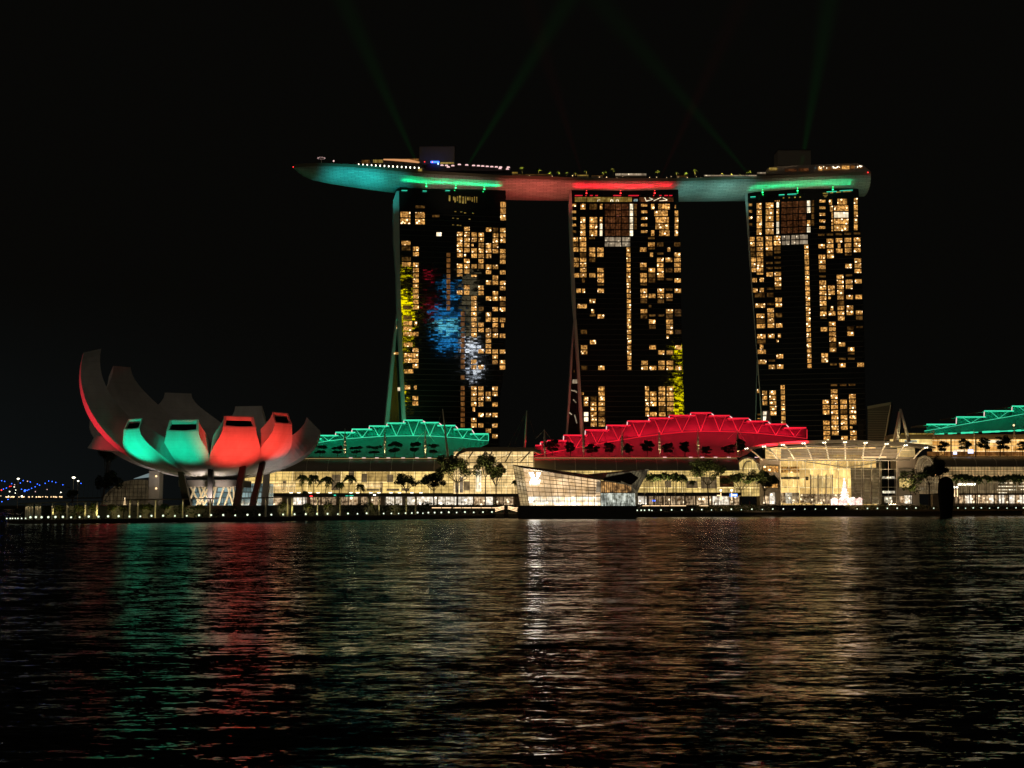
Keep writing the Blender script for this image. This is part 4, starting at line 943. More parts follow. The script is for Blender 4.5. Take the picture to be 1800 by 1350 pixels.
c = at(1782, 747.5, 622); MB().sphere(c, .5, 8, 6).build('top_lamp', M_lampwarm, bpy.data.objects['roof_mast.011'])
def bigmast(x, xt, yt, yb, Y, label, stays):
    a, b_ = at(xt, yt, Y), at(x, yb, Y); r_ = thing('cable_mast', label, 'mast', tuple(b_))
    MB().tube(b_, a, .55, .18, 8).build('pole', M_steel, r_, smooth=True)
    m_ = MB()
    for sx_, sy_ in stays: m_.tube(a, at(sx_, sy_, Y+6), .045, n=4)
    m_.build('stay', M_mull, r_)
bigmast(922.5, 926, 722, 788, 600, 'tall grey cable mast between the green and the red roof', [(905, 780), (945, 782), (948, 788), (893, 786)])
bigmast(787.5, 778, 719, 803, 570, 'dark leaning mast crossing the green roof', [(770, 745), (800, 790)])
def aframe(xt, yt, x0, x1, yb, Y, label, extra=None):
    r_ = thing('a_frame_mast', label, 'mast', tuple(at((x0+x1)/2, yb, Y)))
    for x in (x0, x1): MB().tube(at(x, yb, Y), at(xt, yt, Y+1), .95, .45, 10).build('leg', M_steel, r_, smooth=True)
    if extra: MB().tube(at(extra[0], yb, Y+8), at(xt-2, yt+4, Y+2), .8, .4, 8).build('leg', M_steel, r_, smooth=True)
    c_ = at((x0+x1)/2, yb+2, Y-8); spot('mast_uplight', (c_.x, c_.y, c_.z), at(xt, (yt+yb)/2, Y), 2200, (1, .82, .46), 75, .8, .3)
aframe(1350, 722, 1344, 1361, 778, 605, 'white A-frame mast rising in front of the red roof and the third tower')
aframe(1583, 719, 1577, 1598, 777, 612, 'white A-frame mast between the dark slab building and the far green roof', (1572,))

# ---- generic curtain wall
def grid(mb, A, B, C, D, nu, nv, r, r2=None, proud=-.12):
    """bars over the quad A B C D (bottom left, bottom right, top right, top left)"""
    A, B, C, D = map(Vector, (A, B, C, D)); off = Vector((0, proud, 0))
    for i in range(nu+1):
        t = i/nu; mb.tube(A.lerp(B, t)+off, D.lerp(C, t)+off, r, n=4, cap=False)
    for j in range(nv+1):
        t = j/nv; mb.tube(A.lerp(D, t)+off, B.lerp(C, t)+off, r2 or r, n=4, cap=False)
    return mb
M_hallA = lit_hall('hall_west', (.52, .36, .115), (.24, .155, .048), (.85, .62, .28), 1.85, 11, 5.2)
M_hallB = lit_hall('hall_mid', (.70, .48, .20), (.44, .29, .115), (1, .78, .4), 1.6, 7, 4.6)
M_hallC = lit_hall('hall_east', (.50, .35, .115), (.27, .185, .06), (.8, .6, .28), 1.8, 8, 4.4)
M_hallD = lit_hall('hall_amber', (.95, .52, .15), (.60, .28, .06), (1, .78, .42), 1.25, 7, 2.6)
M_hallE = lit_hall('hall_brown', (.17, .115, .055), (.10, .07, .035), (.26, .2, .1), 1.0, 6, 4)
M_shop = lit_room('shop_front', (.16, .08, .03), (1, .72, .42), 1.1, spots=2.5, scale=.7, curtain=.7)
M_shopw = lit_room('shop_front_white', (.38, .30, .20), (1, .90, .74), 1.5, spots=2, scale=.8, curtain=.5)
M_shopd = lit_room('shop_front_dim', (.12, .07, .035), (.85, .58, .32), 1.0, spots=2, scale=.8, curtain=.8)

def wing(label, x0, x1, Y, ytop, yroof, yglass, mat, nu, nv, roofcurve=1, shops=(), ledge=True, base=888, ledge_pts=None, darks=()):
    r = thing('mall_wing', label, 'mall wing', (at((x0+x1)/2, base, Y).x, Y, UZ))
    zt, zr, zg = at(900, ytop, Y).z, at(900, yroof, Y).z, at(900, yglass, Y).z
    X0, X1 = at(x0, 850, Y).x, at(x1, 850, Y).x
    # glass hall: leans in towards the eaves
    A, B, C, D = Vector((X0, Y-1.5, zg)), Vector((X1, Y-1.5, zg)), Vector((X1, Y+2.0, zr)), Vector((X0, Y+2.0, zr))
    bk = Vector((0, 8, 0))
    MB().hexa([A, B, B+bk, A+bk], [D, C, C+bk*.6, D+bk*.6]).build('glazing', mat, r)
    grid(MB(), A, B, C, D, nu, nv, .085, .07).build('mullion', M_mull, r)
    # darker bays seen behind the glass
    for dx0, dx1, dy0, dy1, dm in darks:
        def gp_(px, py):
            X = at(px, py, Y).x; z = at(px, py, Y).z; t = (z-zg)/(zr-zg); return Vector((X, Y-1.5+3.5*t-.05, z))
        MB().prism([gp_(dx0, dy1), gp_(dx1, dy1), gp_(dx1, dy0), gp_(dx0, dy0)], (0, .03, 0)).build('display_bay', dm, r)
    # curved roof with ribs
    rf = MB(); rb = MB(); n_ = 10; sec = []
    for i in range(n_+1):
        t = i/n_; a_ = t*math.pi/2; sec.append((Y+1.0+6.5*(1-math.cos(a_)) if roofcurve else Y+1+6*t, zr-.3+(zt-zr)*math.sin(a_)))
    for X in (X0-.4, X1+.4): rf.v += [(X, y, z) for y, z in sec]
    k = n_+1; rf.f += [(i, k+i, k+i+1, i+1) for i in range(n_)]
    rf.v += [(X, sec[-1][0]+9, sec[-1][1]) for X in (X0-.4, X1+.4)]; rf.f.append((n_, 2*k-1, 2*k+1, 2*k))
    ro = rf.build('roof', M_roofg, r, smooth=False)
    nr = max(3, int((X1-X0)/9))
    for i in range(nr+1):
        X = lerp(X0, X1, i/nr); rb.path([(X, y-.15, z+.1) for y, z in sec], .13, 5)
    rb.tube((X0, Y+.9, zr-.35), (X1, Y+.9, zr-.35), .14, n=5)
    rb.build('roof_rib', M_steel, ro)
    # roof garden ledge
    if ledge:
        MB().box(X0, X1, Y+6.4, Y+7.0, zt-.1, zt+.7).build('ledge_wall', M_dark, r)
        MB().box(X0, X1, Y+6.0, Y+6.35, zt-.05, zt+.22).build('ledge_light', emat_ledge, r)
    # band and shop fronts under the glass
    zs = at(900, yglass+5.5, Y).z
    MB().box(X0, X1, Y-2.4, Y+6, zs, zg-.02).build('canopy_band', M_dark, r)
    MB().box(X0, X1, Y+1.5, Y+6, UZ-.1, zs-.02).build('shop_wall', M_wallb, r)
    for s0, s1, mt in shops:
        a, b_ = at(s0, 880, Y).x, at(s1, 880, Y).x
        MB().box(a, b_, Y+1.0, Y+1.45, UZ+.25, zs-.25).build('shop_window', mt, r)
        for q in range(int((b_-a)/2.2)+1):
            xx = a+q*2.2; MB().box(xx-.06, xx+.06, Y+.9, Y+.99, UZ+.2, zs-.2).build('shop_mullion', M_dsteel, r)
        if mt is not M_shopd:
            c = Vector(((a+b_)/2, Y-3.2, zs-.4)); area('shop_spill', c, (c.x, Y-9, UZ), 90*(b_-a)/6, (1, .8, .5), b_-a, .4)
    return r
emat_ledge = emat('ledge_light', (.62, .42, .16), .55)
def shops(x0, x1, seed, wmin=7, wmax=19, p=.85):
    q = random.Random(seed); out = []; x = x0
    while x < x1-4:
        w = min(q.uniform(wmin, wmax), x1-x); m_ = q.choices([M_shop, M_shopw, M_shopd], [.45, .2, .35])[0]
        if q.random() < p: out.append((x+.6, x+w-.6, m_))
        x += w
    return out
D_ = [(497, 503, 845, 865, M_hallE), (583, 598, 834, 862, M_hallE), (612, 622, 828, 845, M_hallE), (635, 645, 833, 848, M_hallE), (645, 667, 832, 848, M_hallA), (680, 691, 834, 848, M_hallE), (645, 667, 859, 863, M_hallE), (680, 702, 859, 863, M_hallE), (706, 720, 858, 863, M_hallE), (668, 673, 848, 866, M_hallE), (640, 672, 849, 858, M_hallB), (478, 520, 850, 866, M_hallB)]
wing('long west mall wing with a grey ribbed roof and pale lit glass behind the palms', 425, 800, 578, 805.5, 827, 867, M_hallA, 32, 7, shops=[(452, 471, M_shop), (478, 494, M_shop), (512, 538, M_shopw), (545, 562, M_shopd), (565, 590, M_shopd), (598, 612, M_shopd), (612, 628, M_shop), (632, 645, M_shopd), (652, 668, M_shopd), (678, 692, M_shopw), (695, 706, M_shopw), (715, 731, M_shopw), (733, 767, M_shopw), (770, 782, M_shopw), (783, 799, M_shopw)], darks=D_)
wing('mid mall wing with a grey ribbed roof behind the faceted glass pavilion', 940, 1300, 582, 804.5, 825.5, 866, M_hallC, 34, 8, shops=[(1122, 1137, M_shopw), (1141, 1150, M_shopd), (1152, 1164, M_shopd), (1166, 1178, M_shopd), (1180, 1204, M_shop), (1206, 1222, M_shopd), (1225, 1250, M_shop), (1253, 1262, M_shopw), (1264, 1282, M_shopw), (1283, 1300, M_shopd)],
     darks=[(1232, 1260, 838, 859, M_hallE), (1206, 1226, 845, 858, M_hallE), (1265, 1290, 836, 856, M_lounge), (1168, 1180, 845, 857, M_hallE)])
# small lamps along the ledges
for i, x in enumerate([617, 640, 663, 683, 709, 733.5, 755]):
    a = at(x, 805, 584); MB().box(a.x-.8, a.x+.8, 582.6, 583.0, a.z-.15, a.z+.18).build('ledge_lamp', M_pink, bpy.data.objects['mall_wing'])
for i, x in enumerate([1168, 1213.5, 1234, 1257, 1280.5, 1329]):
    a = at(x, 804, 588); MB().box(a.x-.8, a.x+.8, 586.6, 587.0, a.z-.15, a.z+.18).build('ledge_lamp', M_pink, bpy.data.objects['mall_wing.001'])
for x in [512, 525.5, 545.5, 559.5, 580.5, 617, 629, 652, 666, 687.5, 702.5, 724, 740]:
    a = at(x, 866.3, 576); MB().box(a.x-.7, a.x+.7, 575.4, 575.7, a.z-.1, a.z+.12).build('soffit_lamp', M_lampw, bpy.data.objects['mall_wing'])

for x0, x1, y, mt in ((586.5, 590, 870.5, MATS['teal_strip']), (607, 612, 872, MATS['teal_strip']), (614, 621, 871.6, MATS['teal_strip']), (544, 549, 872.5, M_lampred), (656, 660, 870, M_lampw), (1261, 1266, 871, M_lampwarm), (1147, 1152, 880, M_lampblue)):
    par_ = bpy.data.objects['mall_wing' if x0 < 900 else 'mall_wing.001']; a, b_ = at(x0, y+1, 574), at(x1, y-1, 574); MB().box(a.x, b_.x, 574.6, 574.9, a.z, b_.z).build('shop_sign', mt, par_)
# ---- tall middle hall between the wings
def hallbox(label, x0, x1, Y, ytop, ybot, mat, nu, nv, roof_h=3):
    r = thing('glass_hall', label, 'glass hall', (at((x0+x1)/2, 880, Y).x, Y, UZ))
    X0, X1 = at(x0, 850, Y).x, at(x1, 850, Y).x; z0, z1 = at(900, ybot, Y).z, at(900, ytop, Y).z
    A, B, C, D = Vector((X0, Y, z0)), Vector((X1, Y, z0)), Vector((X1, Y+1, z1)), Vector((X0, Y+1, z1)); bk = Vector((0, 9, 0))
    MB().hexa([A, B, B+bk, A+bk], [D, C, C+bk, D+bk]).build('glazing', mat, r)
    grid(MB(), A, B, C, D, nu, nv, .08, .07).build('mullion', M_mull, r); return r, A, B, C, D
gh, A, B, C, D = hallbox('tall glass hall between the green and the red roof with slanted struts', 797, 938, 574, 793.5, 868, M_hallB, 15, 15)
# upper panel zone is paler; draw the horizontal transom and struts
zt_ = at(900, 813, 573).z
mb = MB().tube((A.x, 573.3, zt_), (B.x, 573.3, zt_), .2, n=6)
for x0, y0, x1, y1 in ((832, 793, 823, 806), (866, 792, 860, 803), (900, 791.5, 888, 812.5), (934, 791.5, 915, 812)): mb.tube(at(x0, y0, 571.5), at(x1, y1, 573), .28, n=6)
mb.build('strut', M_steel, gh)
mb = MB()
for x0, x1 in ((866, 842), (898, 868), (934, 900)): mb.tube(at(x0, 796, 572.8), at(x1, 812, 572.8), .1, n=5)
mb.build('brace', M_dsteel, gh)
z0 = at(900, 793, 574).z; P_ = [at(799, 804, 573), at(803, 797, 573), at(812, 789, 573), at(825, 786.5, 573), at(870, 785.5, 573), at(938, 787, 573), at(952, 793, 573), at(952, 797, 573), at(938, 793, 573), at(820, 793.5, 573), at(808, 798, 573), at(803, 804, 573)]
MB().prism(P_, (0, 26, 0)).build('roof', M_roofg, gh)
mb = MB()
for i in range(12):
    pass
mb.path([at(x, y, 572.6) for x, y in ((797, 800), (801, 793), (808, 788.5), (815, 787), (820, 789.5))], .2, 6)
mb.build('arch_rib', M_steel, gh)
MB().box(A.x, B.x, 571.8, 576, at(900, 873, 574).z, at(900, 868.2, 574).z).build('canopy_band', M_dark, gh)
for s0, s1, mt in [(799, 810, M_shopw), (811, 831, M_shopw), (834, 852, M_shop), (854, 866, M_shopw), (872, 884, M_shopd), (886, 902, M_shop)]:
    a, b_ = at(s0, 880, 576).x, at(s1, 880, 576).x; MB().box(a, b_, 576, 576.4, UZ+.2, at(900, 873.5, 576).z).build('shop_window', mt, gh)
MB().box(A.x, B.x, 576.5, 584, UZ-.1, at(900, 868.4, 576).z).build('shop_wall', M_wallb, gh)
for x0, x1, y0, y1, mt in ((836, 846, 826, 864, M_winb), (808, 814, 838, 866, M_wing), (815, 826, 846, 862, M_hallE), (776+24, 806, 846, 866, M_wing)):
    a, b_ = at(x0, y1, 573.9), at(x1, y0, 573.9); MB().box(a.x, b_.x, 573.85, 573.95, a.z, b_.z).build('display_bay', mt, gh)

# ---- arched end bay beside the crystal hall, and its twin on the far side
def arch(label, x0, x1, ytop, ybot, Y, mat, nu=9, nv=8):
    r = thing('arched_bay', label, 'arched bay', (at((x0+x1)/2, ybot, Y).x, Y, UZ)); pts = []
    cxp = (x0+x1)/2; hw = (x1-x0)/2; hh = 22
    for i in range(13): t = math.pi*i/12; pts.append((cxp-hw*math.cos(t), ytop+hh-hh*math.sin(t)))
    poly = [at(x, y, Y) for x, y in pts]+[at(x1, ybot, Y), at(x0, ybot, Y)]
    MB().prism(poly, (0, 5, 0)).build('glazing', mat, r)
    m_ = MB()
    for i in range(1, nu):
        x = lerp(x0, x1, i/nu); c_ = (x-cxp)/hw; yt = ytop+hh-hh*math.sqrt(max(0, 1-c_*c_)); m_.tube(at(x, ybot, Y-.1), at(x, yt, Y-.1), .07, n=4)
    for j in range(1, nv): y = lerp(ytop+hh, ybot, j/nv); m_.tube(at(x0, y, Y-.1), at(x1, y, Y-.1), .07, n=4)
    m_.build('mullion', M_mull, r)
    MB().path([at(x, y, Y-.6) for x, y in pts], .5, 6).build('arch_rib', M_steel, r)
    MB().path([at(cxp+(x-cxp)*.55+3, ytop+6+(y-ytop)*.8, Y-.4) for x, y in pts[:8]], .35, 6).build('arch_rib', M_steel, r)
    return r
arch('arched glass bay with pale ribs on the near side of the crystal hall', 1293, 1335, 804.5, 872, 588, M_hallC)
arch('arched bay with pale ribs on the far side of the crystal hall', 1610, 1642, 802, 868, 596, M_hallE, 7, 7)

# ================================================================ crystal hall (events plaza)
CY_ = 596
ch = thing('crystal_hall', 'great glass hall with a curved louvred canopy and a glowing fir inside', 'glass hall', (at(1475, 885, CY_).x, CY_, UZ))
zf = UZ
def cpt(x, y, Y=CY_): return at(x, y, Y)
# side walls with windows
for x0, x1, yt, wins in ((1336, 1372, 806, [(1341, 1357, 819, 830, M_win), (1358, 1368, 819, 830, M_win), (1342, 1367, 848, 857, M_win), (1342, 1352, 871, 885, M_shop), (1353, 1362, 866, 886, M_shopw)]), (1576, 1616, 804, [(1580, 1602, 824, 833, M_hallE), (1581, 1604, 841, 857, M_hallC), (1581, 1590, 872, 884, M_shop), (1590, 1602, 871, 885, M_shopw)])):
    a, b_ = cpt(x0, 870, CY_+1), cpt(x1, 870, CY_+1); MB().box(a.x, b_.x, CY_+1, CY_+9, UZ-.1, cpt(x0, yt).z).build('side_wall', M_wallb, ch)
    for w0, w1, y0, y1, mt in wins:
        p, q = cpt(w0, y1, CY_+.9), cpt(w1, y0, CY_+.9); fr = MB().box(p.x-.25, q.x+.25, CY_+.72, CY_+.98, p.z-.25, q.z+.25).build('window_frame', M_mull, ch)
        MB().box(p.x, q.x, CY_+.6, CY_+.7, p.z, q.z).build('pane', mt, fr)
# interior: floor, self-glowing back wall, floors of lit shops, columns, curved inner roof
IB = CY_+34
back = MB().box(cpt(1372, 880, CY_+1).x, cpt(1577, 880, CY_+1).x, IB, IB+.5, UZ, cpt(1400, 800).z+5)
M_inw = lit_hall('inner_wall_glow', (.85, .55, .20), (.36, .22, .075), (1, .8, .42), 2.3, 5.5, 4.6)  # wall emits by itself, standing in for the hall's lamps
back.build('back_wall', M_inw, ch)
MB().box(cpt(1372, 880).x, cpt(1577, 880).x, CY_+.5, IB, UZ+.02, UZ+.08).build('floor', M_wallb, ch)
for x0, x1, y0, y1, mt, dY in ((1373, 1405, 820, 831, M_win, 6), (1373, 1405, 838, 842.5, M_dsteel, 5.5), (1373, 1405, 843, 858, M_inw, 6), (1373, 1405, 866, 884, M_shop, 5), (1416, 1421, 838, 844, M_dsteel, 12), (1424, 1463, 836, 858, M_hallB, 12), (1381, 1392, 866, 885, M_shopw, 4.5), (1407, 1424, 868, 884, M_shop, 10),
                          (1548, 1574, 824, 870, M_glassd, 4), (1551, 1574, 837.5, 841.5, M_shopw, 3.5), (1552, 1574, 863, 867, M_shopw, 3.5), (1555, 1568, 873, 884, M_shopw, 3), (1497, 1547, 822, 886, M_hallE, 14), (1424, 1480, 868, 886, M_shop, 13)):
    p, q = cpt(x0, y1, CY_+dY), cpt(x1, y0, CY_+dY); p.z = max(p.z, UZ+.1); MB().box(p.x, q.x, CY_+dY, CY_+dY+.3, p.z, q.z).build('inner_front', mt, ch)
mb = MB()
for x in (1425, 1438, 1452, 1463): mb.tube(cpt(x, 884, CY_+11.5), cpt(x, 834, CY_+11.5), .28, n=8)
mb.build('inner_column', M_steel, ch)
mb = MB()
for j in range(9):
    y = 830+j*6; mb.tube(cpt(1502, y, CY_+13), cpt(1546, y, CY_+13), .14, n=5)
mb.build('inner_gallery', M_steel, ch)
mb = MB()
for x0, y0, x1, y1 in ((1413, 811, 1488, 822), (1488, 822, 1548, 812)):
    for k in range(9): t0 = k/9; mb.tube(cpt(lerp(x0, x1, t0), lerp(y0, y1, t0), CY_+9), cpt(lerp(x0, x1, t0)+9, lerp(y0, y1, t0)-6, CY_+15), .1, n=4)
    mb.tube(cpt(x0, y0, CY_+9), cpt(x1, y1, CY_+9), .25, n=6)
mb.build('inner_roof_truss', M_steel, ch)
for x in (1515, 1531, 1546, 1549): MB().tube(cpt(x, 886, CY_+3), cpt(x, 813, CY_+3), .24, n=8).build('inner_post', M_steel, ch)
# glass screen
M_glass, n, l, b = newmat('clear_glass'); n.remove(b)
tr = n.new('ShaderNodeBsdfTransparent'); tr.inputs[0].default_value = (.86, .86, .82, 1); gl = n.new('ShaderNodeBsdfGlossy'); gl.inputs[1].default_value = .03
mi = n.new('ShaderNodeMixShader'); mi.inputs[0].default_value = .07; l.new(tr.outputs[0], mi.inputs[1]); l.new(gl.outputs[0], mi.inputs[2]); l.new(mi.outputs[0], n['Material Output'].inputs[0])
A, B, C, D = cpt(1372, 886), cpt(1576, 886), cpt(1576, 809), cpt(1372, 809); A.z = B.z = UZ+.05
MB().prism([A, B, C, D], (0, .06, 0)).build('glazing', M_glass, ch)
grid(MB(), A, B, C, D, 14, 5, .10, .09).build('mullion', M_steel, ch)
MB().tube(D+Vector((-6, -.4, 0)), C+Vector((6, -.4, 0)), .4, n=6).build('transom', M_mull, ch)
# curved canopy: edge beam, soffit louvres and ribs
CE = [(1308, 791), (1330, 786.5), (1360, 782), (1400, 779), (1440, 777.3), (1485, 776.8), (1530, 778), (1570, 779.5), (1610, 783), (1630, 785), (1645, 787.5)]
CB = [(1345, 810), (1372, 808.5), (1475, 808), (1576, 807), (1606, 805)]
def ce(x): return interp(CE, x)
mb = MB()
for (x0, y0), (x1, y1) in zip(CE, CE[1:]):
    a, b_ = at(x0, y0, CY_-9), at(x1, y1, CY_-9); h0 = 1.6 if 1320 < x0 < 1640 else .8; h1 = 1.6 if 1320 < x1 < 1635 else .5
    mb.hexa([a-Vector((0, 0, h0*.4)), b_-Vector((0, 0, h1*.4)), b_+Vector((0, 22, .5)), a+Vector((0, 22, .5))], [a+Vector((0, 0, h0*.6)), b_+Vector((0, 0, h1*.6)), b_+Vector((0, 22, 1.4)), a+Vector((0, 22, 1.4))])
mb.build('canopy_roof', M_roofg, ch)
RIBS = [(1343, 784.5, 1368, 808), (1376, 781.5, 1397, 808), (1412.5, 779, 1427.5, 808), (1449, 777.5, 1456.5, 807.5), (1485.5, 777, 1486, 807.5), (1521.5, 778, 1516, 807), (1558.5, 780, 1545.5, 806.5), (1592, 782.5, 1575.5, 806), (1312, 788, 1340, 809), (1628, 786.5, 1606, 806)]
for xt, yt, xb, yb in RIBS:
    m_ = MB(); n_ = 7; pts = []
    for i in range(n_+1):
        t = i/n_; bend = math.sin(t*math.pi/2)
        pts.append(at(lerp(xt, xb, t), lerp(yt, yb, t**1.5 if True else t), lerp(CY_-9.6, CY_-.8, t)))
    m_.path(pts, .36, 6); m_.build('canopy_rib', M_steel, ch)
    for dx, dy in ((-2, .5), (2, .2)): MB().sphere(at(xt+dx, yt+dy, CY_-10), .3, 6, 5).build('rib_lamp', M_lampw, ch)
for j in range(9):
    t = (j+1)/10; m_ = MB()
    for k in range(16):
        xa, xb = lerp(1345, 1608, k/16), lerp(1345, 1608, (k+1)/16)
        def lp(x): return at(x, lerp(ce(x)+2, interp(CB, x), t), lerp(CY_-8.5, CY_-.6, t))
        m_.tube(lp(xa), lp(xb), .17, n=4)
    m_.build('louvre', M_wallb, ch)
# lit storey behind the louvres
for x0, x1, y0, y1, mt in ((1385, 1440, 804.6, 806, M_lampwarm), (1392, 1408, 796, 799, M_gold), (1428, 1444, 797, 800, M_gold), (1452, 1515, 798, 804, M_gold), (1514, 1558, 803, 804.6, M_lampwarm), (1373, 1576, 789, 807, M_hallE), (1578, 1608, 787, 803, M_hallC), (1497, 1508, 785, 788, M_gold)):
    yy = CY_+(2.2 if mt is not M_hallE else 3.4); p, q = at(x0, y1, yy), at(x1, y0, yy); MB().box(p.x, q.x, yy, yy+.3, p.z, q.z).build('upper_storey_window', mt, ch)
for k in range(7):
    c = at(1365+k*36, 815, CY_-4); area('canopy_uplight', (c.x, CY_-14, UZ+.8), (c.x, CY_-5, c.z+5), 1900, (1, .74, .46), 9, .5, 70)
for x0, x1 in ((1336, 1372), (1576, 1616)):
    c = at((x0+x1)/2, 886, CY_-8); area('wall_washer', (c.x, CY_-9, UZ+.5), (c.x, CY_+1, UZ+9), 500, (1, .78, .5), 8, .4)
# glowing fir with tiers and festive booths
fx = at(1485, 882, CY_+6); fir = thing('glowing_fir', 'tall fir of white lights glowing inside the crystal hall', 'lit tree', (fx.x, fx.y, UZ+.1))
M_fir = lit_room('fir_lights', (1, .55, .5), (1, .92, .86), 3.2, spots=4, scale=2.2, curtain=.3)
mb = MB(); zt = at(1485, 843, CY_+6).z; H_ = zt-UZ
for k in range(7):
    z0 = UZ+1+(H_-1)*k/7; z1 = UZ+1+(H_-1)*min(1, (k+1.45)/7); r0 = 3.1*(1-k/7)**1.1+.25
    mb.tube((fx.x, fx.y, z0), (fx.x, fx.y, z1), r0, r0*.25, 14)
mb.build('branches', M_fir, fir); MB().tube((fx.x, fx.y, UZ+.1), (fx.x, fx.y, UZ+1.2), .35).build('trunk', M_trunk, fir)
MB().sphere((fx.x, fx.y, zt+.3), .4, 6, 5).build('star', M_lampw, fir)
M_booth = lit_room('booth_lights', (1, .45, .42), (1, .88, .84), 2.6, spots=3, scale=1.6, curtain=.3)
for i, (x, w, h, lb) in enumerate([(1468, 12, 8, 'glowing pink booth on the left of the lit fir'), (1483, 15, 6.5, 'glowing booth in front of the lit fir'), (1500, 12, 9, 'glowing pink booth on the right of the lit fir'), (1512, 8, 9, 'glowing booth farthest right of the lit fir')]):
    a, b_ = at(x-w/2, 885, CY_+2), at(x+w/2, 885-h, CY_+2); r_ = thing('festive_booth', lb.replace('farthest right of', 'between the lit fir and the white posts, beside'), 'booth', ((a.x+b_.x)/2, CY_+2, UZ+.1))
    MB().box(a.x+.15, b_.x-.15, CY_+2, CY_+4, UZ+.1, b_.z-.5).build('counter', M_booth, r_)
    MB().hexa([(a.x-.2, CY_+1.7, b_.z-.5), (b_.x+.2, CY_+1.7, b_.z-.5), (b_.x+.2, CY_+4.2, b_.z-.5), (a.x-.2, CY_+4.2, b_.z-.5)], [(a.x+1, CY_+2.6, b_.z+.5), (b_.x-1, CY_+2.6, b_.z+.5), (b_.x-1, CY_+3.4, b_.z+.5), (a.x+1, CY_+3.4, b_.z+.5)]).build('roof', M_booth, r_)

# ================================================================ far wing, amber storey, dark slab
ew = thing('mall_wing', 'far mall wing with curved glass and a brown lower wall under the amber storey', 'mall wing', (at(1735, 885, 612).x, 612, UZ))
EY = 612
def ebox(x0, x1, y0, y1, mt, nm, Y=EY, d=.4, par=ew):
    p, q = at(x0, y1, Y), at(x1, y0, Y); return MB().box(p.x, q.x, Y, Y+d, p.z, q.z).build(nm, mt, par)
ebox(1640, 1900, 772, 802, M_hallD, 'amber_glazing', EY+8)
A, B, C, D = at(1640, 802, EY+8), at(1900, 802, EY+8), at(1900, 771, EY+8), at(1640, 771, EY+8); grid(MB(), A, B, C, D, 34, 5, .08).build('mullion', M_mull, ew)
for x in (1660, 1703, 1746, 1789): MB().tube(at(x+12, 802, EY+7.5), at(x+12, 771, EY+7.5), .28, n=6).build('column', M_dsteel, ew)
ebox(1570, 1900, 763.5, 771.5, M_roofg, 'eaves', EY+12, 14); ebox(1630, 1900, 794, 801.5, M_wino, 'terrace_wall', EY+7.6, .3)
ebox(1584, 1640, 761.5, 763.6, M_gold, 'eaves_light', EY+11.4)
for x0, x1, y0, y1, mt in ((1590, 1612, 773.5, 778, M_cool), (1565, 1640, 772, 786, M_hallC), (1677, 1698, 790.5, 793.5, M_winb), (1676, 1682, 794, 799, emat('blue_white_screen', (.7, .75, 1), 1.6)), (1702, 1711, 790, 797, MATS['blue_white_screen']), (1725, 1775, 773.5, 778, M_winb), (1652, 1660, 794, 799, M_win)): ebox(x0, x1, y0, y1, mt, 'lit_sign', EY+7.2 if x0 > 1640 else EY+9)
rf = MB(); sec = []
for i in range(9): a_ = i/8*math.pi/2; sec.append((EY+.5+6*(1-math.cos(a_)), at(1700, 820, EY).z+(at(1700, 802, EY).z-at(1700, 820, EY).z)*math.sin(a_)))
X0, X1 = at(1640, 820, EY).x, at(1900, 820, EY).x
for X in (X0, X1): rf.v += [(X, y, z) for y, z in sec]
rf.f += [(i, 9+i, 10+i, i+1) for i in range(8)]; rf.build('roof', M_roofg, ew)
rb = MB()
for i in range(8): X = lerp(X0, X1, i/7.3); rb.path([(X+(j*.35 if j < 5 else 1.6), y-.15, z+.1) for j, (y, z) in enumerate(reversed(sec))], .12, 5)
rb.build('roof_rib', M_steel, ew)
A, B, C, D = at(1640, 842, EY-1.5), at(1900, 842, EY-1.5), at(1900, 820.5, EY+.6), at(1640, 820.5, EY+.6)
MB().hexa([A, B, B+Vector((0, 5, 0)), A+Vector((0, 5, 0))], [D, C, C+Vector((0, 5, 0)), D+Vector((0, 5, 0))]).build('curved_glazing', M_hallC if False else lit_hall('hall_east_dim', (.30, .20, .085), (.19, .13, .055), (.55, .3, .12), 1, 6, 2.4), ew)
grid(MB(), A, B, C, D, 46, 5, .08, .07).build('mullion', M_mull, ew)
ebox(1640, 1900, 842, 868, M_hallE, 'lower_wall', EY-1); mb = MB()
for i in range(60): x = lerp(1642, 1890, i/59); mb.tube(at(x, 868, EY-1.2), at(x, 842, EY-1.2), .08, n=4)
mb.build('wall_fin', M_mull, ew)
ebox(1640, 1900, 867, 869.5, M_dark, 'canopy_band', EY-3, 3); ebox(1640, 1900, 869.6, 890, M_wallb, 'shop_wall', EY+1, 3)
for x0, x1, mt in ((1679, 1692, M_shopd), (1693, 1697, M_shop), (1698, 1708, M_shopw), (1709, 1713, M_shopd), (1717, 1722, M_shop), (1723, 1730, M_shopd), (1731, 1743, M_shop), (1741, 1746, M_shopw), (1748, 1754, M_shopd), (1757, 1765, M_shopw), (1767, 1773, M_shopd), (1775, 1783, M_shopw), (1784, 1792, M_shopd), (1793, 1800, M_shopw), (1802, 1840, M_shop)): ebox(x0, x1, 870.5, 884.5, mt, 'shop_window', EY+.5)
for x0, x1, y in ((1756, 1772, 849), (1775, 1780, 849), (1795, 1800, 848.7), (1756, 1781, 855), (1783, 1786, 855), (1790, 1802, 854.7), (1753, 1782, 860.8), (1783, 1787, 860.8), (1795, 1806, 860.3), (1756, 1770, 866)):
    k = x0
    while k < x1-1: w_ = rnd.uniform(1.5, 4.2); ebox(k, min(k+w_, x1), y-.8, y+.8, M_lampwarm if False else M_winb, 'light_bar', EY-1.8); k += w_+rnd.uniform(.5, 1.4)
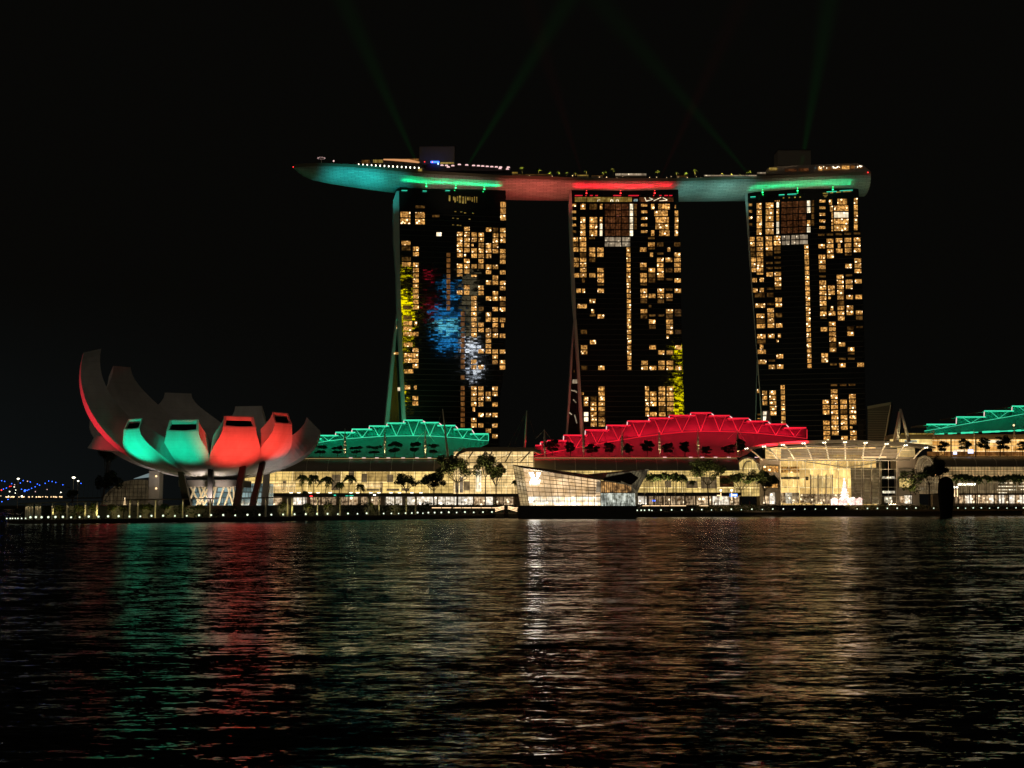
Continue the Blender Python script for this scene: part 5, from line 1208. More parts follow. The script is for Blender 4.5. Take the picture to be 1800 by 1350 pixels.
# lettering above the shops (small white capitals)
def lettering(text, x0, x1, y0, y1, Y, mat, parent, name='sign_lettering'):
    cu = bpy.data.curves.new(name, 'FONT'); cu.body = text; cu.extrude = .05; cu.size = 1
    t = bpy.data.objects.new(name, cu); COL.objects.link(t)
    bpy.context.view_layer.update(); dg = bpy.context.evaluated_depsgraph_get()
    me = bpy.data.meshes.new_from_object(t.evaluated_get(dg)); bpy.data.objects.remove(t)
    xs = [v.co.x for v in me.vertices]; ys = [v.co.y for v in me.vertices]
    p, q = at(x0, y1, Y), at(x1, y0, Y); sx_, sy_ = (q.x-p.x)/(max(xs)-min(xs)), (q.z-p.z)/(max(ys)-min(ys)); mnx, mny = min(xs), min(ys)
    off = Vector((0, 0, 0)); pp = parent
    while pp is not None: off += Vector(pp.location); pp = pp.parent
    for v in me.vertices:
        x, y, z = v.co; v.co = (p.x+(x-mnx)*sx_-off.x, Y-z-off.y, p.z+(y-mny)*sy_-off.z)
    me.materials.clear(); me.materials.append(mat); o = bpy.data.objects.new(name, me); COL.objects.link(o); o.parent = parent; return o
lettering('LOOUs FMAB IP', 1684, 1715, 849.5, 853.2, EY-1.4, M_lampw, ew)
# dark slab building behind the crystal hall
sb = thing('dark_slab_building', 'dark grey slab building with a slanted top behind the crystal hall', 'building', (at(1545, 780, 690).x, 690, UZ))
pts = [at(1525, 860, 690), at(1553, 860, 690), at(1555, 775, 690), at(1567, 706.5, 690), at(1525, 714, 690)]
for p in pts[:2]: p.z = UZ
MB().prism(pts, (8, 24, 0)).build('wall', pmat('slab_cladding', (.10, .085, .075), .7, noise=.2, scale=.6), sb)
MB().prism([at(1525, 714, 689.6), at(1567, 706.5, 689.6), at(1565.5, 711.5, 689.6), at(1525, 719, 689.6)], (0, .3, 0)).build('parapet', M_boxr, sb)
MB().tube(at(1565.5, 712, 689.5), at(1554.5, 775, 689.5), .35, n=6).build('edge_rib', M_steel, sb)
mb = MB()
for j in range(14): y = 723+j*4; mb.tube(at(1526, y, 689.8), at(1563-(j*.65), y, 689.8), .12, n=4)
mb.build('louvre', M_boxr, sb)

# ================================================================ faceted pavilion on the water
PY_ = 500
pv = thing('faceted_pavilion', 'brightly lit faceted glass pavilion standing on a dark plinth in the water', 'pavilion', (at(1015, 890, PY_+8).x, PY_+8, 2))
zb = at(1000, 889, PY_).z
pl = [at(911, 889, PY_-1.5), at(1119, 889, PY_-1.5)]
MB().hexa([(pl[0].x, PY_-2, -2), (pl[1].x, PY_-2, -2), (pl[1].x, PY_+34, -2), (pl[0].x, PY_+34, -2)], [(pl[0].x, PY_-2, zb), (pl[1].x, PY_-2, zb), (pl[1].x, PY_+34, zb), (pl[0].x, PY_+34, zb)]).build('plinth', M_dark, pv)
M_pvl = lit_room('pavilion_glow', (.72, .45, .21), (1, .70, .40), 1.0, spots=.3, scale=.25, curtain=.15)
M_pvb = lit_room('pavilion_floor', (1, .72, .40), (1, .92, .76), 1.7, spots=1.2, scale=.5, curtain=.35)
M_pvd = lit_room('pavilion_side', (.30, .20, .09), (.50, .36, .17), .9, spots=.1, scale=.3, curtain=.3)
ap = at(901.8, 817.7, PY_+13); ap2 = at(919, 822.6, PY_+2); f0 = at(915, 888.8, PY_+11); f1 = at(930.5, 888.8, PY_); tr_ = at(1055.7, 843.8, PY_+1); br_ = at(1055.7, 888.8, PY_)
f0.z = f1.z = br_.z = zb+.01
def facet(nm, q, mat, nu, nv, r=.07, mm=M_mull, thick=(0, .25, 0)):
    o = MB().prism(q, thick).build(nm, mat, pv); grid(MB(), q[0], q[1], q[2], q[3], nu, nv, r, proud=-.08).build('mullion', mm, o); return o
facet('left_facet', [f0, f1, ap2, ap], M_pvd, 3, 10, .08, M_dsteel)
# main facet split: bright ground floor below, softer wall above
def on(t, s_): return f1.lerp(br_, t).lerp(ap2.lerp(tr_, t), s_)
h0, h1 = .17, .26
g0 = [on(0, 0), on(1, 0), br_.lerp(tr_, .36), f1.lerp(ap2, .25)]
facet('front_facet', [g0[0], g0[1], g0[2], g0[3]], M_pvb, 12, 2, .11, pmat('bronze_mullion', (.30, .17, .06), .5))
facet('front_facet', [g0[3]+Vector((0, .01, 0)), g0[2]+Vector((0, .01, 0)), tr_, ap2], M_pvl, 12, 6, .13, MATS['bronze_mullion'])
# corner light box, upper balcony windows, folded lower glass
q = [at(1047, 866, PY_-.3), at(1055.5, 866, PY_-.3), at(1055.5, 846, PY_-.3), at(1050, 846, PY_-.3)]
MB().prism(q, (0, .2, 0)).build('corner_window', M_wing, pv)
rd = [at(1056, 845, PY_+2), at(1110, 852.5, PY_+8), at(1110, 866, PY_+8), at(1056, 866, PY_+2)]
facet('upper_facet', [rd[3], rd[2], rd[1], rd[0]], lit_room('pavilion_amber', (.10, .05, .02), (.80, .42, .14), .9, spots=.8, scale=.5, curtain=.7), 16, 1, .09, M_dsteel)
lw = [at(1056, 888.8, PY_), at(1117.5, 888.8, PY_+3), at(1116, 867, PY_+3), at(1056, 867, PY_)]; lw[0].z = lw[1].z = zb+.01
fo = MB(); M_fold = lit_room('folded_glass', (.10, .11, .08), (.72, .76, .66), 1.1, spots=.8, scale=.7, curtain=.9)
n_ = 20
for i in range(n_):
    t0, t1, tm = i/n_, (i+1)/n_, (i+.5)/n_; a0, a1 = lw[0].lerp(lw[1], t0), lw[0].lerp(lw[1], t1); b0, b1 = lw[3].lerp(lw[2], t0), lw[3].lerp(lw[2], t1)
    am, bm = lw[0].lerp(lw[1], tm)-Vector((0, .7, 0)), lw[3].lerp(lw[2], tm)-Vector((0, .7, 0)); fo.quad(a0, am, bm, b0); fo.quad(am, a1, b1, bm)
fo.build('folded_facet', M_fold, pv)
p1, p2, p3, p4 = at(1104, 866, PY_+5), at(1119, 866, PY_+9), at(1141, 825, PY_+16), at(1103, 846, PY_+6)
M_lat = lit_room('lattice_glow', (.05, .04, .025), (.17, .14, .08), .8, spots=.1, scale=.3, curtain=.4)
o = MB().prism([at(1110, 888.8, PY_+5), at(1119, 888.8, PY_+7), at(1121, 864, PY_+9), at(1141, 824.5, PY_+16), at(1066, 834, PY_+6), at(1060, 846, PY_+4), at(1110, 853.5, PY_+6)], (0, .3, 0)).build('lattice_facet', M_lat, pv)
mb = MB()
for i in range(12):
    t = i/11; mb.tube(at(lerp(1066, 1138, t), lerp(834, 826, t), PY_+5.6+t*9), at(lerp(1062, 1121, t), lerp(846, 864, t), PY_+3.6+t*5), .1, n=4)
    mb.tube(at(lerp(1072, 1138, t), lerp(834, 826, t), PY_+5.6+t*9), at(lerp(1062, 1112, t), lerp(846, 858, t), PY_+3.6+t*4), .07, n=4)
for i in range(5): t = i/4; mb.tube(at(1110, lerp(855, 887, t), PY_+4.6), at(1119.5, lerp(862, 887, t), PY_+6.6), .1, n=4)
mb.build('lattice', M_mull, o)
# roof folds
MB().hexa([ap, ap2, tr_+Vector((0, 0, .1)), at(1058, 838, PY_+14)], [ap+Vector((0, 0, .25)), ap2+Vector((0, 0, .3)), tr_+Vector((0, 0, .35)), at(1058, 837, PY_+14)]).build('roof', M_dsteel, pv)
MB().hexa([tr_+Vector((0, 0, .1)), at(1110, 852, PY_+8), at(1141, 824.5, PY_+18), at(1020, 836, PY_+14)], [tr_+Vector((0, 0, .4)), at(1110, 850.8, PY_+8), at(1141, 823.3, PY_+18), at(1020, 834.6, PY_+14)]).build('roof', M_dsteel, pv)
MB().tube(ap2+Vector((0, -.2, 0)), tr_+Vector((0, -.2, 0)), .14, n=5).tube(tr_+Vector((0, -.2, 0)), br_+Vector((0, -.2, 0)), .12, n=5).tube(f0+Vector((0, -.2, 0)), ap+Vector((0, -.2, 0)), .16, n=5).build('edge_rib', M_steel, pv)
# the interlocked two-letter sign glowing on the facet
M_sign = emat('sign_light', (1, .97, .88), 19)
def stroke(mb, pts, Y): mb.prism([at(x, y, Y) for x, y in pts], (0, .25, 0))
sg = MB(); YS = PY_-.8
stroke(sg, [(931, 831.5), (935.5, 831.5), (942, 846.5), (939.2, 848.5)], YS); stroke(sg, [(945.5, 831.5), (949.8, 831.5), (941.6, 848.8), (939.2, 848.2)], YS+.26)
stroke(sg, [(930.2, 831), (937.5, 831), (937.5, 832.4), (930.2, 832.4)], YS-.26); stroke(sg, [(943.8, 831), (950.2, 831), (950.2, 832.4), (943.8, 832.4)], YS-.26)
sg.build('emblem_letter', M_sign, pv)
sg = MB(); stroke(sg, [(936.6, 834.5), (939.6, 834.5), (935.2, 847.5), (932, 847.5)], YS-.52); stroke(sg, [(931.0, 847), (946.5, 847), (948, 843.5), (949.3, 843.8), (948, 849.3), (931.0, 849.3)], YS-.78)
sg.build('emblem_letter', M_sign, pv)
for i in range(6):
    px = 940+i*20; c = at(px, 880, PY_+.0); area('pavilion_spill', (c.x, PY_-.9, zb+2.5), (c.x, PY_-12, 0), 60, (1, .85, .6), 4, 1.5)

# dark floating sculpture in the bay
oy = 560; p = at(1663, 906, oy); fl_ = thing('floating_sculpture', 'dark tall egg shaped form standing in the water before the far promenade', 'sculpture', (p.x, oy, 0))
mb = MB(); n_ = 20; prof = [(0, .4, 0), (0, 4.0, .3), (0, 4.5, 2), (0, 5.0, 5), (0, 4.0, 6)]
PR = [(908, 10), (900, 10.5), (890, 11.5), (878, 13), (862, 14.3), (850, 13), (843, 10.5), (839.5, 7), (838, 3)]
for y, hwid in PR:
    z = max(-.5, at(1663, y, oy).z) if y < 907 else -.6; rr_ = hwid/F*oy
    dx = at(1663+(3 if y < 860 else 0)*-.2, y, oy).x
    for k in range(n_): a = 2*math.pi*k/n_; mb.v.append((dx+rr_*math.cos(a), oy+rr_*.8*math.sin(a), z))
for i in range(len(PR)-1):
    for k in range(n_): a = i*n_+k; b_ = i*n_+(k+1) % n_; mb.f.append((a, b_, b_+n_, a+n_))
mb.f.append(tuple(range((len(PR)-1)*n_, len(PR)*n_)))
mb.build('body', pmat('dark_shell', (.012, .012, .01), .9, spec=.1), fl_, smooth=True)
# ================================================================ trees and palms
def leafcloud(mb, c, r, n, size, rg, flat=1.0):
    for _ in range(n):
        while True:
            p = Vector((rg.uniform(-1, 1), rg.uniform(-1, 1), rg.uniform(-1, 1)))
            if p.length <= 1: break
        q = Vector(c)+Vector((p.x*r[0], p.y*r[1], p.z*r[2]))
        u = Vector((rg.uniform(-1, 1), rg.uniform(-1, 1), rg.uniform(-1, 1)*flat)).normalized(); w = u.cross(Vector((rg.uniform(-1, 1), rg.uniform(-1, 1), rg.uniform(-1, 1)))).normalized()
        s_ = size*rg.uniform(.6, 1.3); mb.quad(q-u*s_-w*s_*.5, q+u*s_*.1-w*s_*.7, q+u*s_+w*s_*.4, q-u*s_*.2+w*s_*.6)
def tree(name, label, x, ybase, Y, ytop, wpx, seed, style='rain', leaf=None, dens=1.0, group=None, zb=None, trunk_r=.28, clear=.42):
    rg = random.Random(seed); b_ = at(x, ybase, Y); z0 = zb if zb is not None else b_.z; H = at(x, ytop, Y).z-z0; W = wpx/F*Y/2*1.12
    r_ = thing(name, label, 'tree', (b_.x, Y, z0), group); tk = MB(); cr = MB(); base = Vector((b_.x, Y, z0))
    if style == 'flat':      # layered umbrella tree
        top = base+Vector((rg.uniform(-.4, .4), 0, H*.9)); tk.path([base, base.lerp(top, .5)+Vector((rg.uniform(-.2, .2), 0, 0)), top], [trunk_r*.7, trunk_r*.55, .06], 6)
        nl = rg.choice([2, 3, 3])
        for k in range(nl):
            z = H*lerp(.52, .93, k/max(1, nl-1)); wl_ = W*(1-.25*abs(k-1))*rg.uniform(.85, 1.05)
            for q in range(5):
                a = rg.uniform(0, 6.28); e = base+Vector((math.cos(a)*wl_*.68, math.sin(a)*wl_*.68, z+rg.uniform(-.09, .07)*H)); tk.tube(base+Vector((0, 0, z-.1*H-.2)), e, .07, .03, 4)
                leafcloud(cr, e, (wl_*.42, wl_*.42, H*rg.uniform(.06, .13)), int(80*dens), .36, rg, .5)
            leafcloud(cr, base+Vector((0, 0, z)), (wl_*.6, wl_*.6, H*.09), int(110*dens), .34, rg, .3)
    else:
        ht = H*clear; fork = base+Vector((rg.uniform(-.5, .5), 0, ht)); tk.tube(base, fork, trunk_r, trunk_r*.75, 7)
        for k in range(rg.randint(6, 9)):
            a = rg.uniform(0, 6.28); rr_ = W*rg.uniform(.25, .78); e = base+Vector((math.cos(a)*rr_, math.sin(a)*rr_*.8, H*rg.uniform(clear+.2, .88)))
            m_ = fork.lerp(e, .5)+Vector((0, 0, -H*.04)); tk.tube(fork, m_, trunk_r*.5, trunk_r*.3, 5).tube(m_, e, trunk_r*.3, .05, 5)
            for q in range(3):
                e2 = e+Vector((rg.uniform(-1, 1)*W*.25, rg.uniform(-1, 1)*W*.25, rg.uniform(-.05, .1)*H)); tk.tube(m_, e2, .07, .03, 4)
                leafcloud(cr, e2, (W*rg.uniform(.18, .34), W*.28, H*rg.uniform(.05, .11)), int(190*dens), .32, rg)
    tk.build('trunk', M_trunk, r_); cr.build('crown', leaf or M_leaf, r_); return r_
def palm(label, x, ybase, Y, ytop, wpx, seed, group, nf=17, zb=None):
    rg = random.Random(seed); b_ = at(x, ybase, Y); z0 = b_.z if zb is None else zb; W = wpx/F*Y/2
    tz = at(x, ytop, Y).z-z0; H = tz-W*.35; base = Vector((b_.x, Y, z0)); top = base+Vector((rg.uniform(-.3, .3), 0, H))
    r_ = thing('palm_tree', label, 'palm', tuple(base), group); MB().path([base, base.lerp(top, .5)+Vector((rg.uniform(-.1, .1), 0, 0)), top], [.2, .15, .13], 6).build('trunk', M_trunk, r_)
    cr = MB()
    for k in range(nf):
        a = 6.283*k/nf+rg.uniform(-.25, .25); el = rg.uniform(.15, 1.25); L = W*rg.uniform(.85, 1.1); d = Vector((math.cos(a), math.sin(a), 0)); sd = Vector((-d.y, d.x, 0)); pts = []
        for i in range(7):
            t = i/6; pts.append(top+d*(L*math.cos(el)*t*1.15+.05)+Vector((0, 0, L*(math.sin(el)*t-1.05*t*t*(.35+math.cos(el)*.75)))))
        for i in range(6):
            p0, p1 = pts[i], pts[i+1]; w = L*.34*math.sin(math.pi*min(1, (i+1)/7))+.05; dr = Vector((0, 0, -w*.75))
            for sg_ in (1, -1):
                for q in range(2):
                    s0 = p0.lerp(p1, q/2); s1 = p0.lerp(p1, q/2+.46); cr.quad(s0, s1, s1+sd*sg_*w*.8+dr*rg.uniform(.6, 1.3)+(p1-p0)*.4, s0+sd*sg_*w*.9+dr*rg.uniform(.7, 1.4)+(p1-p0)*.5)
    cr.build('crown', M_palm, r_); return r_
# promenade trees in front of the mall
tree('rain_tree', 'small bare-limbed tree with an open round crown before the west mall wing', 715, 888, 545, 833, 42, 3, dens=.55, zb=UZ)
tree('rain_tree', 'dark tree with a dense tilted umbrella crown beside the open round one', 762, 889, 540, 828, 46, 5, dens=1.0, leaf=M_leafd, zb=UZ)
tree('rain_tree', 'tall spreading tree with forked trunks in front of the tall glass hall', 804, 890, 535, 796, 66, 8, dens=1.1, zb=UZ, trunk_r=.4)
tree('rain_tree', 'tall tree with a leaning crown before the slanted struts of the glass hall', 853, 889, 540, 796, 40, 10, dens=.8, zb=UZ, clear=.52)
tree('rain_tree', 'lower tree with a bushy crown standing just before the faceted pavilion', 872, 888, 542, 815, 40, 12, dens=.85, zb=UZ, clear=.45)
tree('rain_tree', 'tall tree with a wide ragged crown before the mid mall wing', 1246, 889, 545, 803, 68, 14, dens=1.0, zb=UZ, trunk_r=.36, clear=.40)
tree('rain_tree', 'flat-topped tree in front of the near arched bay', 1303, 889, 545, 825, 58, 17, dens=.95, zb=UZ)
tree('rain_tree', 'flat-topped tree lit from below before the windows beside the crystal hall', 1345, 889, 547, 829, 44, 18, dens=.9, zb=UZ)
tree('rain_tree', 'slender tree with layered leaves right of the crystal hall', 1601, 887, 560, 828, 40, 21, style='flat', dens=1.0, zb=UZ)
tree('rain_tree', 'dark tree before the far arched bay', 1633, 887, 558, 815, 36, 22, dens=1.1, leaf=M_leafd, zb=UZ, clear=.48)
tree('rain_tree', 'tallest dark tree behind the egg shaped sculpture', 1652, 887, 565, 805, 40, 24, dens=1.2, leaf=M_leafd, zb=UZ, clear=.5)
tree('conifer', 'big dark conical tree left of the lotus museum', 181, 892, 470, 758, 66, 31, dens=2.2, leaf=M_leafd, zb=2, clear=.12)
tree('shrub_tree', 'yellow-green lit young tree on the left end of the promenade', 127, 884, 372, 862, 14, 33, dens=.5, clear=.3)
# palms
for i, (x, yt, w, lb) in enumerate([(532, 834, 30, 'palm with a full crown nearest the lotus museum'), (551, 833, 27, 'palm second from the lotus museum'), (572, 836, 30, 'palm with drooping fronds third from the lotus museum'),
    (596, 846, 20, 'short pale palm between two taller ones on the west promenade'), (613, 834, 26, 'tall palm alone before the west mall wing'), (634, 850, 20, 'short yellowish palm farthest from the lotus museum on the west promenade'), (906, 842, 18, 'palm tucked against the sharp corner of the faceted pavilion'), (537, 862, 12, 'small palm under the tall ones near the lotus museum')]):
    palm(lb, x, 888, 530, yt, w, 50+i, 'palms on the west promenade', zb=UZ)
xs = [1133, 1138, 1149, 1154, 1157, 1166, 1169.5, 1172.5, 1183, 1188, 1190, 1199, 1203]
for i, x in enumerate(xs):
    palm('slim palm in the grove right of the faceted pavilion, number %s trunk along it' % ['first', 'second', 'third', 'fourth', 'fifth', 'sixth', 'seventh', 'eighth', 'ninth', 'tenth', 'eleventh', 'twelfth', 'thirteenth'][i], x, 888, 545+(i % 3)*3, 829+rnd.uniform(0, 7), 21, 70+i, 'palm grove beside the faceted pavilion', nf=14, zb=UZ)
palm('short yellow palm between the palm grove and the tall ragged tree', 1219, 888, 550, 844, 15, 90, 'palm grove beside the faceted pavilion', nf=14, zb=UZ)
for i, x in enumerate([1685, 1694, 1705, 1718, 1733, 1748, 1760, 1773, 1786, 1798]):
    palm('leafy palm in the far row before the brown shop wall, %s from the sculpture' % ['first', 'second', 'third', 'fourth', 'fifth', 'sixth', 'seventh', 'eighth', 'ninth', 'tenth'][i], x, 884, 592, 833+rnd.uniform(-1, 3), 25, 100+i, 'palms before the far mall wing', nf=16, zb=UZ)
# roof garden trees: three built, the others copied
def rooftrees(items, Y, ybase, lbl, grp, leaf):
    protos = []
    for i, (x, yt, w) in enumerate(items):
        lb = lbl % ['first', 'second', 'third', 'fourth', 'fifth', 'sixth', 'seventh', 'eighth', 'ninth', 'tenth', 'eleventh', 'twelfth'][i]
        if i < 3: protos.append((tree('roof_tree', lb, x, ybase, Y, yt, w, 200+i+int(items[0][0]), style='flat', leaf=leaf, group=grp, dens=.8), w, ybase-yt))
        else:
            p, w0, h0 = protos[i % 3]; b_ = at(x, ybase, Y); dup(p, tuple(b_), lb, rnd.uniform(0, 6), (w/w0, w/w0, (ybase-yt)/h0), grp)
rooftrees([(562, 784, 26), (593, 785.5, 19), (625, 786, 20), (658, 785, 25), (694, 779, 26), (727.5, 779, 20), (761, 782, 19)], 581, 804, 'dark layered tree on the green roof ledge, %s from the lotus museum', 'trees on the green roof ledge', M_leafd)
rooftrees([(971, 774, 25), (1003, 779, 20), (1041, 781, 24), (1071, 779, 20), (1105.5, 782, 20), (1138, 775, 22), (1173.7, 780, 22), (1204, 779, 22), (1240, 785, 20), (1282, 783, 24), (1303, 774, 20)], 583, 804, 'dark layered tree on the red roof ledge, %s counted from its low end', 'trees on the red roof ledge', M_leafd)
rooftrees([(1660, 778, 22), (1695, 773, 22), (1732.5, 771, 25), (1764.5, 769, 26), (1797, 778, 22)], 614, 801, 'thin layered tree before the amber storey, %s from the A-frame', 'trees before the amber storey', M_leafd)
# palms and shrubs on the sky deck
for i, (x, y, w) in enumerate([(918, 291.5, 9), (947, 295, 14), (966, 301.5, 6), (982, 300, 8), (998, 301.5, 7), (1012, 303, 7), (1031, 297, 9), (1062, 299.5, 10), (1078, 295, 9), (1157, 298, 10), (1189, 301.5, 8), (1205, 302.5, 7), (1221.5, 297, 9), (1253, 303.5, 7), (1269.5, 303.5, 6), (1286, 304.5, 5), (1300, 304.5, 5), (1318, 297.5, 13)]):
    yb = 307.5 if x < 1000 else 309.5
    nm = ['first', 'second', 'third', 'fourth', 'fifth', 'sixth', 'seventh', 'eighth', 'ninth', 'tenth', 'eleventh', 'twelfth', 'thirteenth', 'fourteenth', 'fifteenth', 'sixteenth', 'seventeenth', 'eighteenth'][i]
    Yd = interp(FY, x)+6
    palm('small lit palm on the roof deck between the boxes, %s from the bar terrace' % nm, x, yb, Yd, y, w*1.15, 300+i, 'palms on the roof deck', nf=9)
    c = at(x+.5, yb-.5, Yd-1.5); 
    spot('palm_uplight', (c.x, Yd-2.0, c.z+.4), at(x, y, Yd), 2300, (1, .86, .22), 80, .8, .1)

# ---------------------------------------------------------------- promenade furniture
def sy(px, off): return shoreY(px)+off
# hedges and planting on the terrace edge, one mass
hd = MB(); rg = random.Random(5)
for k in range(9500):
    px = rg.uniform(22, 1800); off = rg.uniform(8.5, 12.5); Y = sy(px, off)
    zl = lampz(px)-.7; zt = UZ+.35+ (.4*math.sin(px*.13)+.3*math.sin(px*.37))
    if px < 560: zt = lerp(zl, UZ, .75)+.5*math.sin(px*.21)+.4*math.sin(px*.083)
    p = at(px, 890, Y); q = Vector((p.x, Y, rg.uniform(zl, zt)))
    u = Vector((rg.uniform(-1, 1), rg.uniform(-1, 1), rg.uniform(-1, 1))).normalized(); w = u.cross(Vector((rg.uniform(-1, 1), rg.uniform(-1, 1), rg.uniform(-1, 1)))).normalized(); s_ = rg.uniform(.25, .5)
    hd.quad(q-u*s_-w*s_*.5, q+u*s_*.1-w*s_*.7, q+u*s_+w*s_*.4, q-u*s_*.2+w*s_*.6)
h_ = hd.build('hedge_planting', M_hedge); h_['kind'] = 'stuff'; tag(h_, 'dark hedges and ground planting along the edge of the promenade terrace', 'hedge')
# individual bushes between the canopy columns
for i, (x, yb, w, h) in enumerate([(85, 898, 12, 9), (104, 898, 16, 10), (139, 898, 18, 11), (163, 897, 14, 13), (196, 897, 20, 10), (216, 897, 14, 9), (250, 896, 18, 9), (262, 896, 16, 10), (290, 895, 20, 10), (322, 895, 18, 9), (352, 895, 20, 8), (404, 896, 26, 8), (496, 893, 16, 12), (576, 893, 16, 14), (541, 893, 20, 9), (648, 891, 18, 9), (750, 890, 20, 9)]):
    Y = sy(x, 8); b_ = at(x, yb, Y); W = w/F*Y/2; H = h/F*Y
    nm = ['first', 'second', 'third', 'fourth', 'fifth', 'sixth', 'seventh', 'eighth', 'ninth', 'tenth', 'eleventh', 'twelfth', 'thirteenth', 'fourteenth', 'fifteenth', 'sixteenth', 'seventeenth'][i]
    zq = lampz(x)-.75; o = thing('bush', 'leafy bush under the walkway canopy, %s from the far left end' % nm, 'bush', (b_.x, Y, zq), 'bushes under the walkway canopy')
    mb = MB(); leafcloud(mb, (b_.x, Y, b_.z+H*.45), (W, W*.7, H*.55), 210, .28, rg); mb.build('foliage', M_leaf, o); MB().tube((b_.x, Y, zq), (b_.x, Y, b_.z+H*.4), .12, .06, 5).build('stem', M_trunk, o)
for x in (95, 140, 168, 205, 258, 300, 340, 500, 510, 545, 580, 655, 700):
    Y = sy(x, 4); c = at(x, 899 if x < 450 else 895, Y); spot('garden_light', (c.x, Y, c.z-.5), (c.x, Y+5, c.z+.6), 260, (1, .85, .30), 110, .8, .1)
# canopied walkway
def canopy(label, pts, cols, xm=None):
    x_ = (pts[0][0]+pts[-1][0])/2; r_ = thing('walkway_canopy', label, 'canopy', (at(x_, 885, sy(x_, 6)).x, sy(x_, 6), lampz(x_)-.75)); mb = MB()
    for (x0, y0), (x1, y1) in zip(pts, pts[1:]):
        a, b_ = at(x0, y0, sy(x0, 4)), at(x1, y1, sy(x1, 4)); f = Vector((0, 5, 0)); t = Vector((0, 0, .28)); mb.hexa([a, b_, b_+f, a+f], [a+t, b_+t, b_+f+t, a+f+t])
    mb.build('roof', M_roofg, r_)
    for x in cols:
        Y = sy(x, 5.2); yt = interp(pts, x); a = at(x, yt+.8, Y); zb = lampz(x)-.75
        MB().tube((a.x, Y, zb), (a.x, Y, a.z+.15), .30, .30, 8).build('column', M_steel, r_)
        spot('column_light', (a.x, Y-.75, a.z-.1), (a.x, Y+.2, a.z-2.6), 45, (1, .80, .45), 40, .8, .08)
canopy('left canopied walkway on lit columns at the end of the promenade', [(34, 886.2), (50, 885.6), (90, 884), (140, 882.7), (181, 882)], [46.5, 49.5, 53, 57.5, 64, 67.5, 71.5, 92.5, 119, 151, 171])
canopy('canopied walkway on lit columns in front of the lotus museum', [(221, 879.4), (280, 878.6), (330, 877.8), (377, 877)], [229, 243, 274, 322, 370])
canopy('long canopied walkway on lit columns between the museum and the shops', [(420, 876.5), (480, 875), (560, 874), (640, 873.2), (700, 873), (732, 873)], [467.5, 506, 514, 558.5, 598, 648, 666.5, 694, 714.5, 730.5])
# lit bench strips
def lightstrip(x0, x1, y, off, label, grp):
    Y = sy((x0+x1)/2, off); a, b_ = at(x0, y, Y), at(x1, y, Y); r_ = thing('lit_bench', label, 'bench', ((a.x+b_.x)/2, Y, a.z-.35), grp)
    MB().box(a.x, b_.x, Y, Y+1.2, a.z+.02, a.z+.22).build('seat', M_conc, r_); MB().box(a.x+.3, b_.x-.3, Y+.3, Y+1, a.z-.5, a.z+.015).build('plinth', M_dark, r_)
    MB().box(a.x+.05, b_.x-.05, Y-.1, Y-.02, a.z-.12, a.z+.12).build('light_tube', M_lampwarm, r_); return r_
for i, (a, b_) in enumerate([(759, 775.5), (776.5, 793), (794, 810.5), (811.5, 828), (829, 845), (846, 864), (865, 880), (896, 912)]): lightstrip(a, b_, 892.6, 8, 'long seat with a warm light line, %s of the row before the tall glass hall' % ['first', 'second', 'third', 'fourth', 'fifth', 'sixth', 'seventh', 'eighth'][i], 'lit seats before the tall glass hall')
for i, (a, b_) in enumerate([(1128, 1142), (1143, 1160), (1161, 1177), (1178, 1206), (1229, 1245)]): lightstrip(a, b_, 889, 8, 'long seat with a warm light line, %s of the row under the palm grove' % ['first', 'second', 'third', 'fourth', 'last'][i], 'lit seats under the palm grove')
for i, (a, b_) in enumerate([(1689, 1707), (1733, 1743), (1744, 1761), (1762, 1779), (1780, 1797)]): lightstrip(a, b_, 883.9, 9, 'long seat with a warm light line, %s of the row under the far palms' % ['first', 'second', 'third', 'fourth', 'last'][i], 'lit seats under the far palms')
# landing steps with lit treads beside the pavilion
st = thing('landing_steps', 'pair of lit steps running down to the landing beside the faceted pavilion', 'steps', (at(889, 897, 515).x, 515, 1))
for sgn, x0, x1 in ((1, 886, 870.5), (-1, 893, 909)):
    for k in range(3): a, b_ = at(x0, 890+k*2.2, 512), at(x1, 893.5+k*2.6, 511); MB().tube(a, b_, .14, n=5).build('lit_tread', M_lampwarm, st); 
    a, b_ = at(x0, 895, 513), at(x1, 899, 512); MB().hexa([(min(a.x, b_.x), 512.5, 0), (max(a.x, b_.x), 512.5, 0), (max(a.x, b_.x), 518, 0), (min(a.x, b_.x), 518, 0)], [(min(a.x, b_.x), 512.5, 2.0), (max(a.x, b_.x), 512.5, 2.0), (max(a.x, b_.x), 518, 3), (min(a.x, b_.x), 518, 3)]).build('flight', M_dark, st)
# lamp posts by the far egg and the arched bay, blue sign
for i, (x, yt, lb) in enumerate([(1677.5, 856.5, 'slim lamp post with a round white head beside the egg sculpture'), (1682.5, 856.5, 'second slim lamp post with a round white head beside the egg sculpture'), (1267, 862, 'glowing totem lamp before the near arched bay'), (1286, 862, 'tall glowing totem lamp beside the blue sign')]):
    Y = 572 if x > 1600 else 560; c = at(x, yt, Y); r_ = thing('lamp_post', lb, 'lamp post', (c.x, Y, UZ)); MB().tube((c.x, Y, UZ), (c.x, Y, c.z-.3), .12).build('post', M_steel, r_); MB().sphere(c, .42, 8, 6).build('lamp', M_lampw, r_)
    MB().tube((c.x, Y-.05, c.z-4.2), (c.x, Y-.05, c.z-1.0), .2).build('light_tube', M_lampwarm, r_)
c = at(1289.5, 870.5, 560); r_ = thing('blue_sign', 'blue glowing sign board between the totem lamps', 'sign', (c.x, 560, UZ))
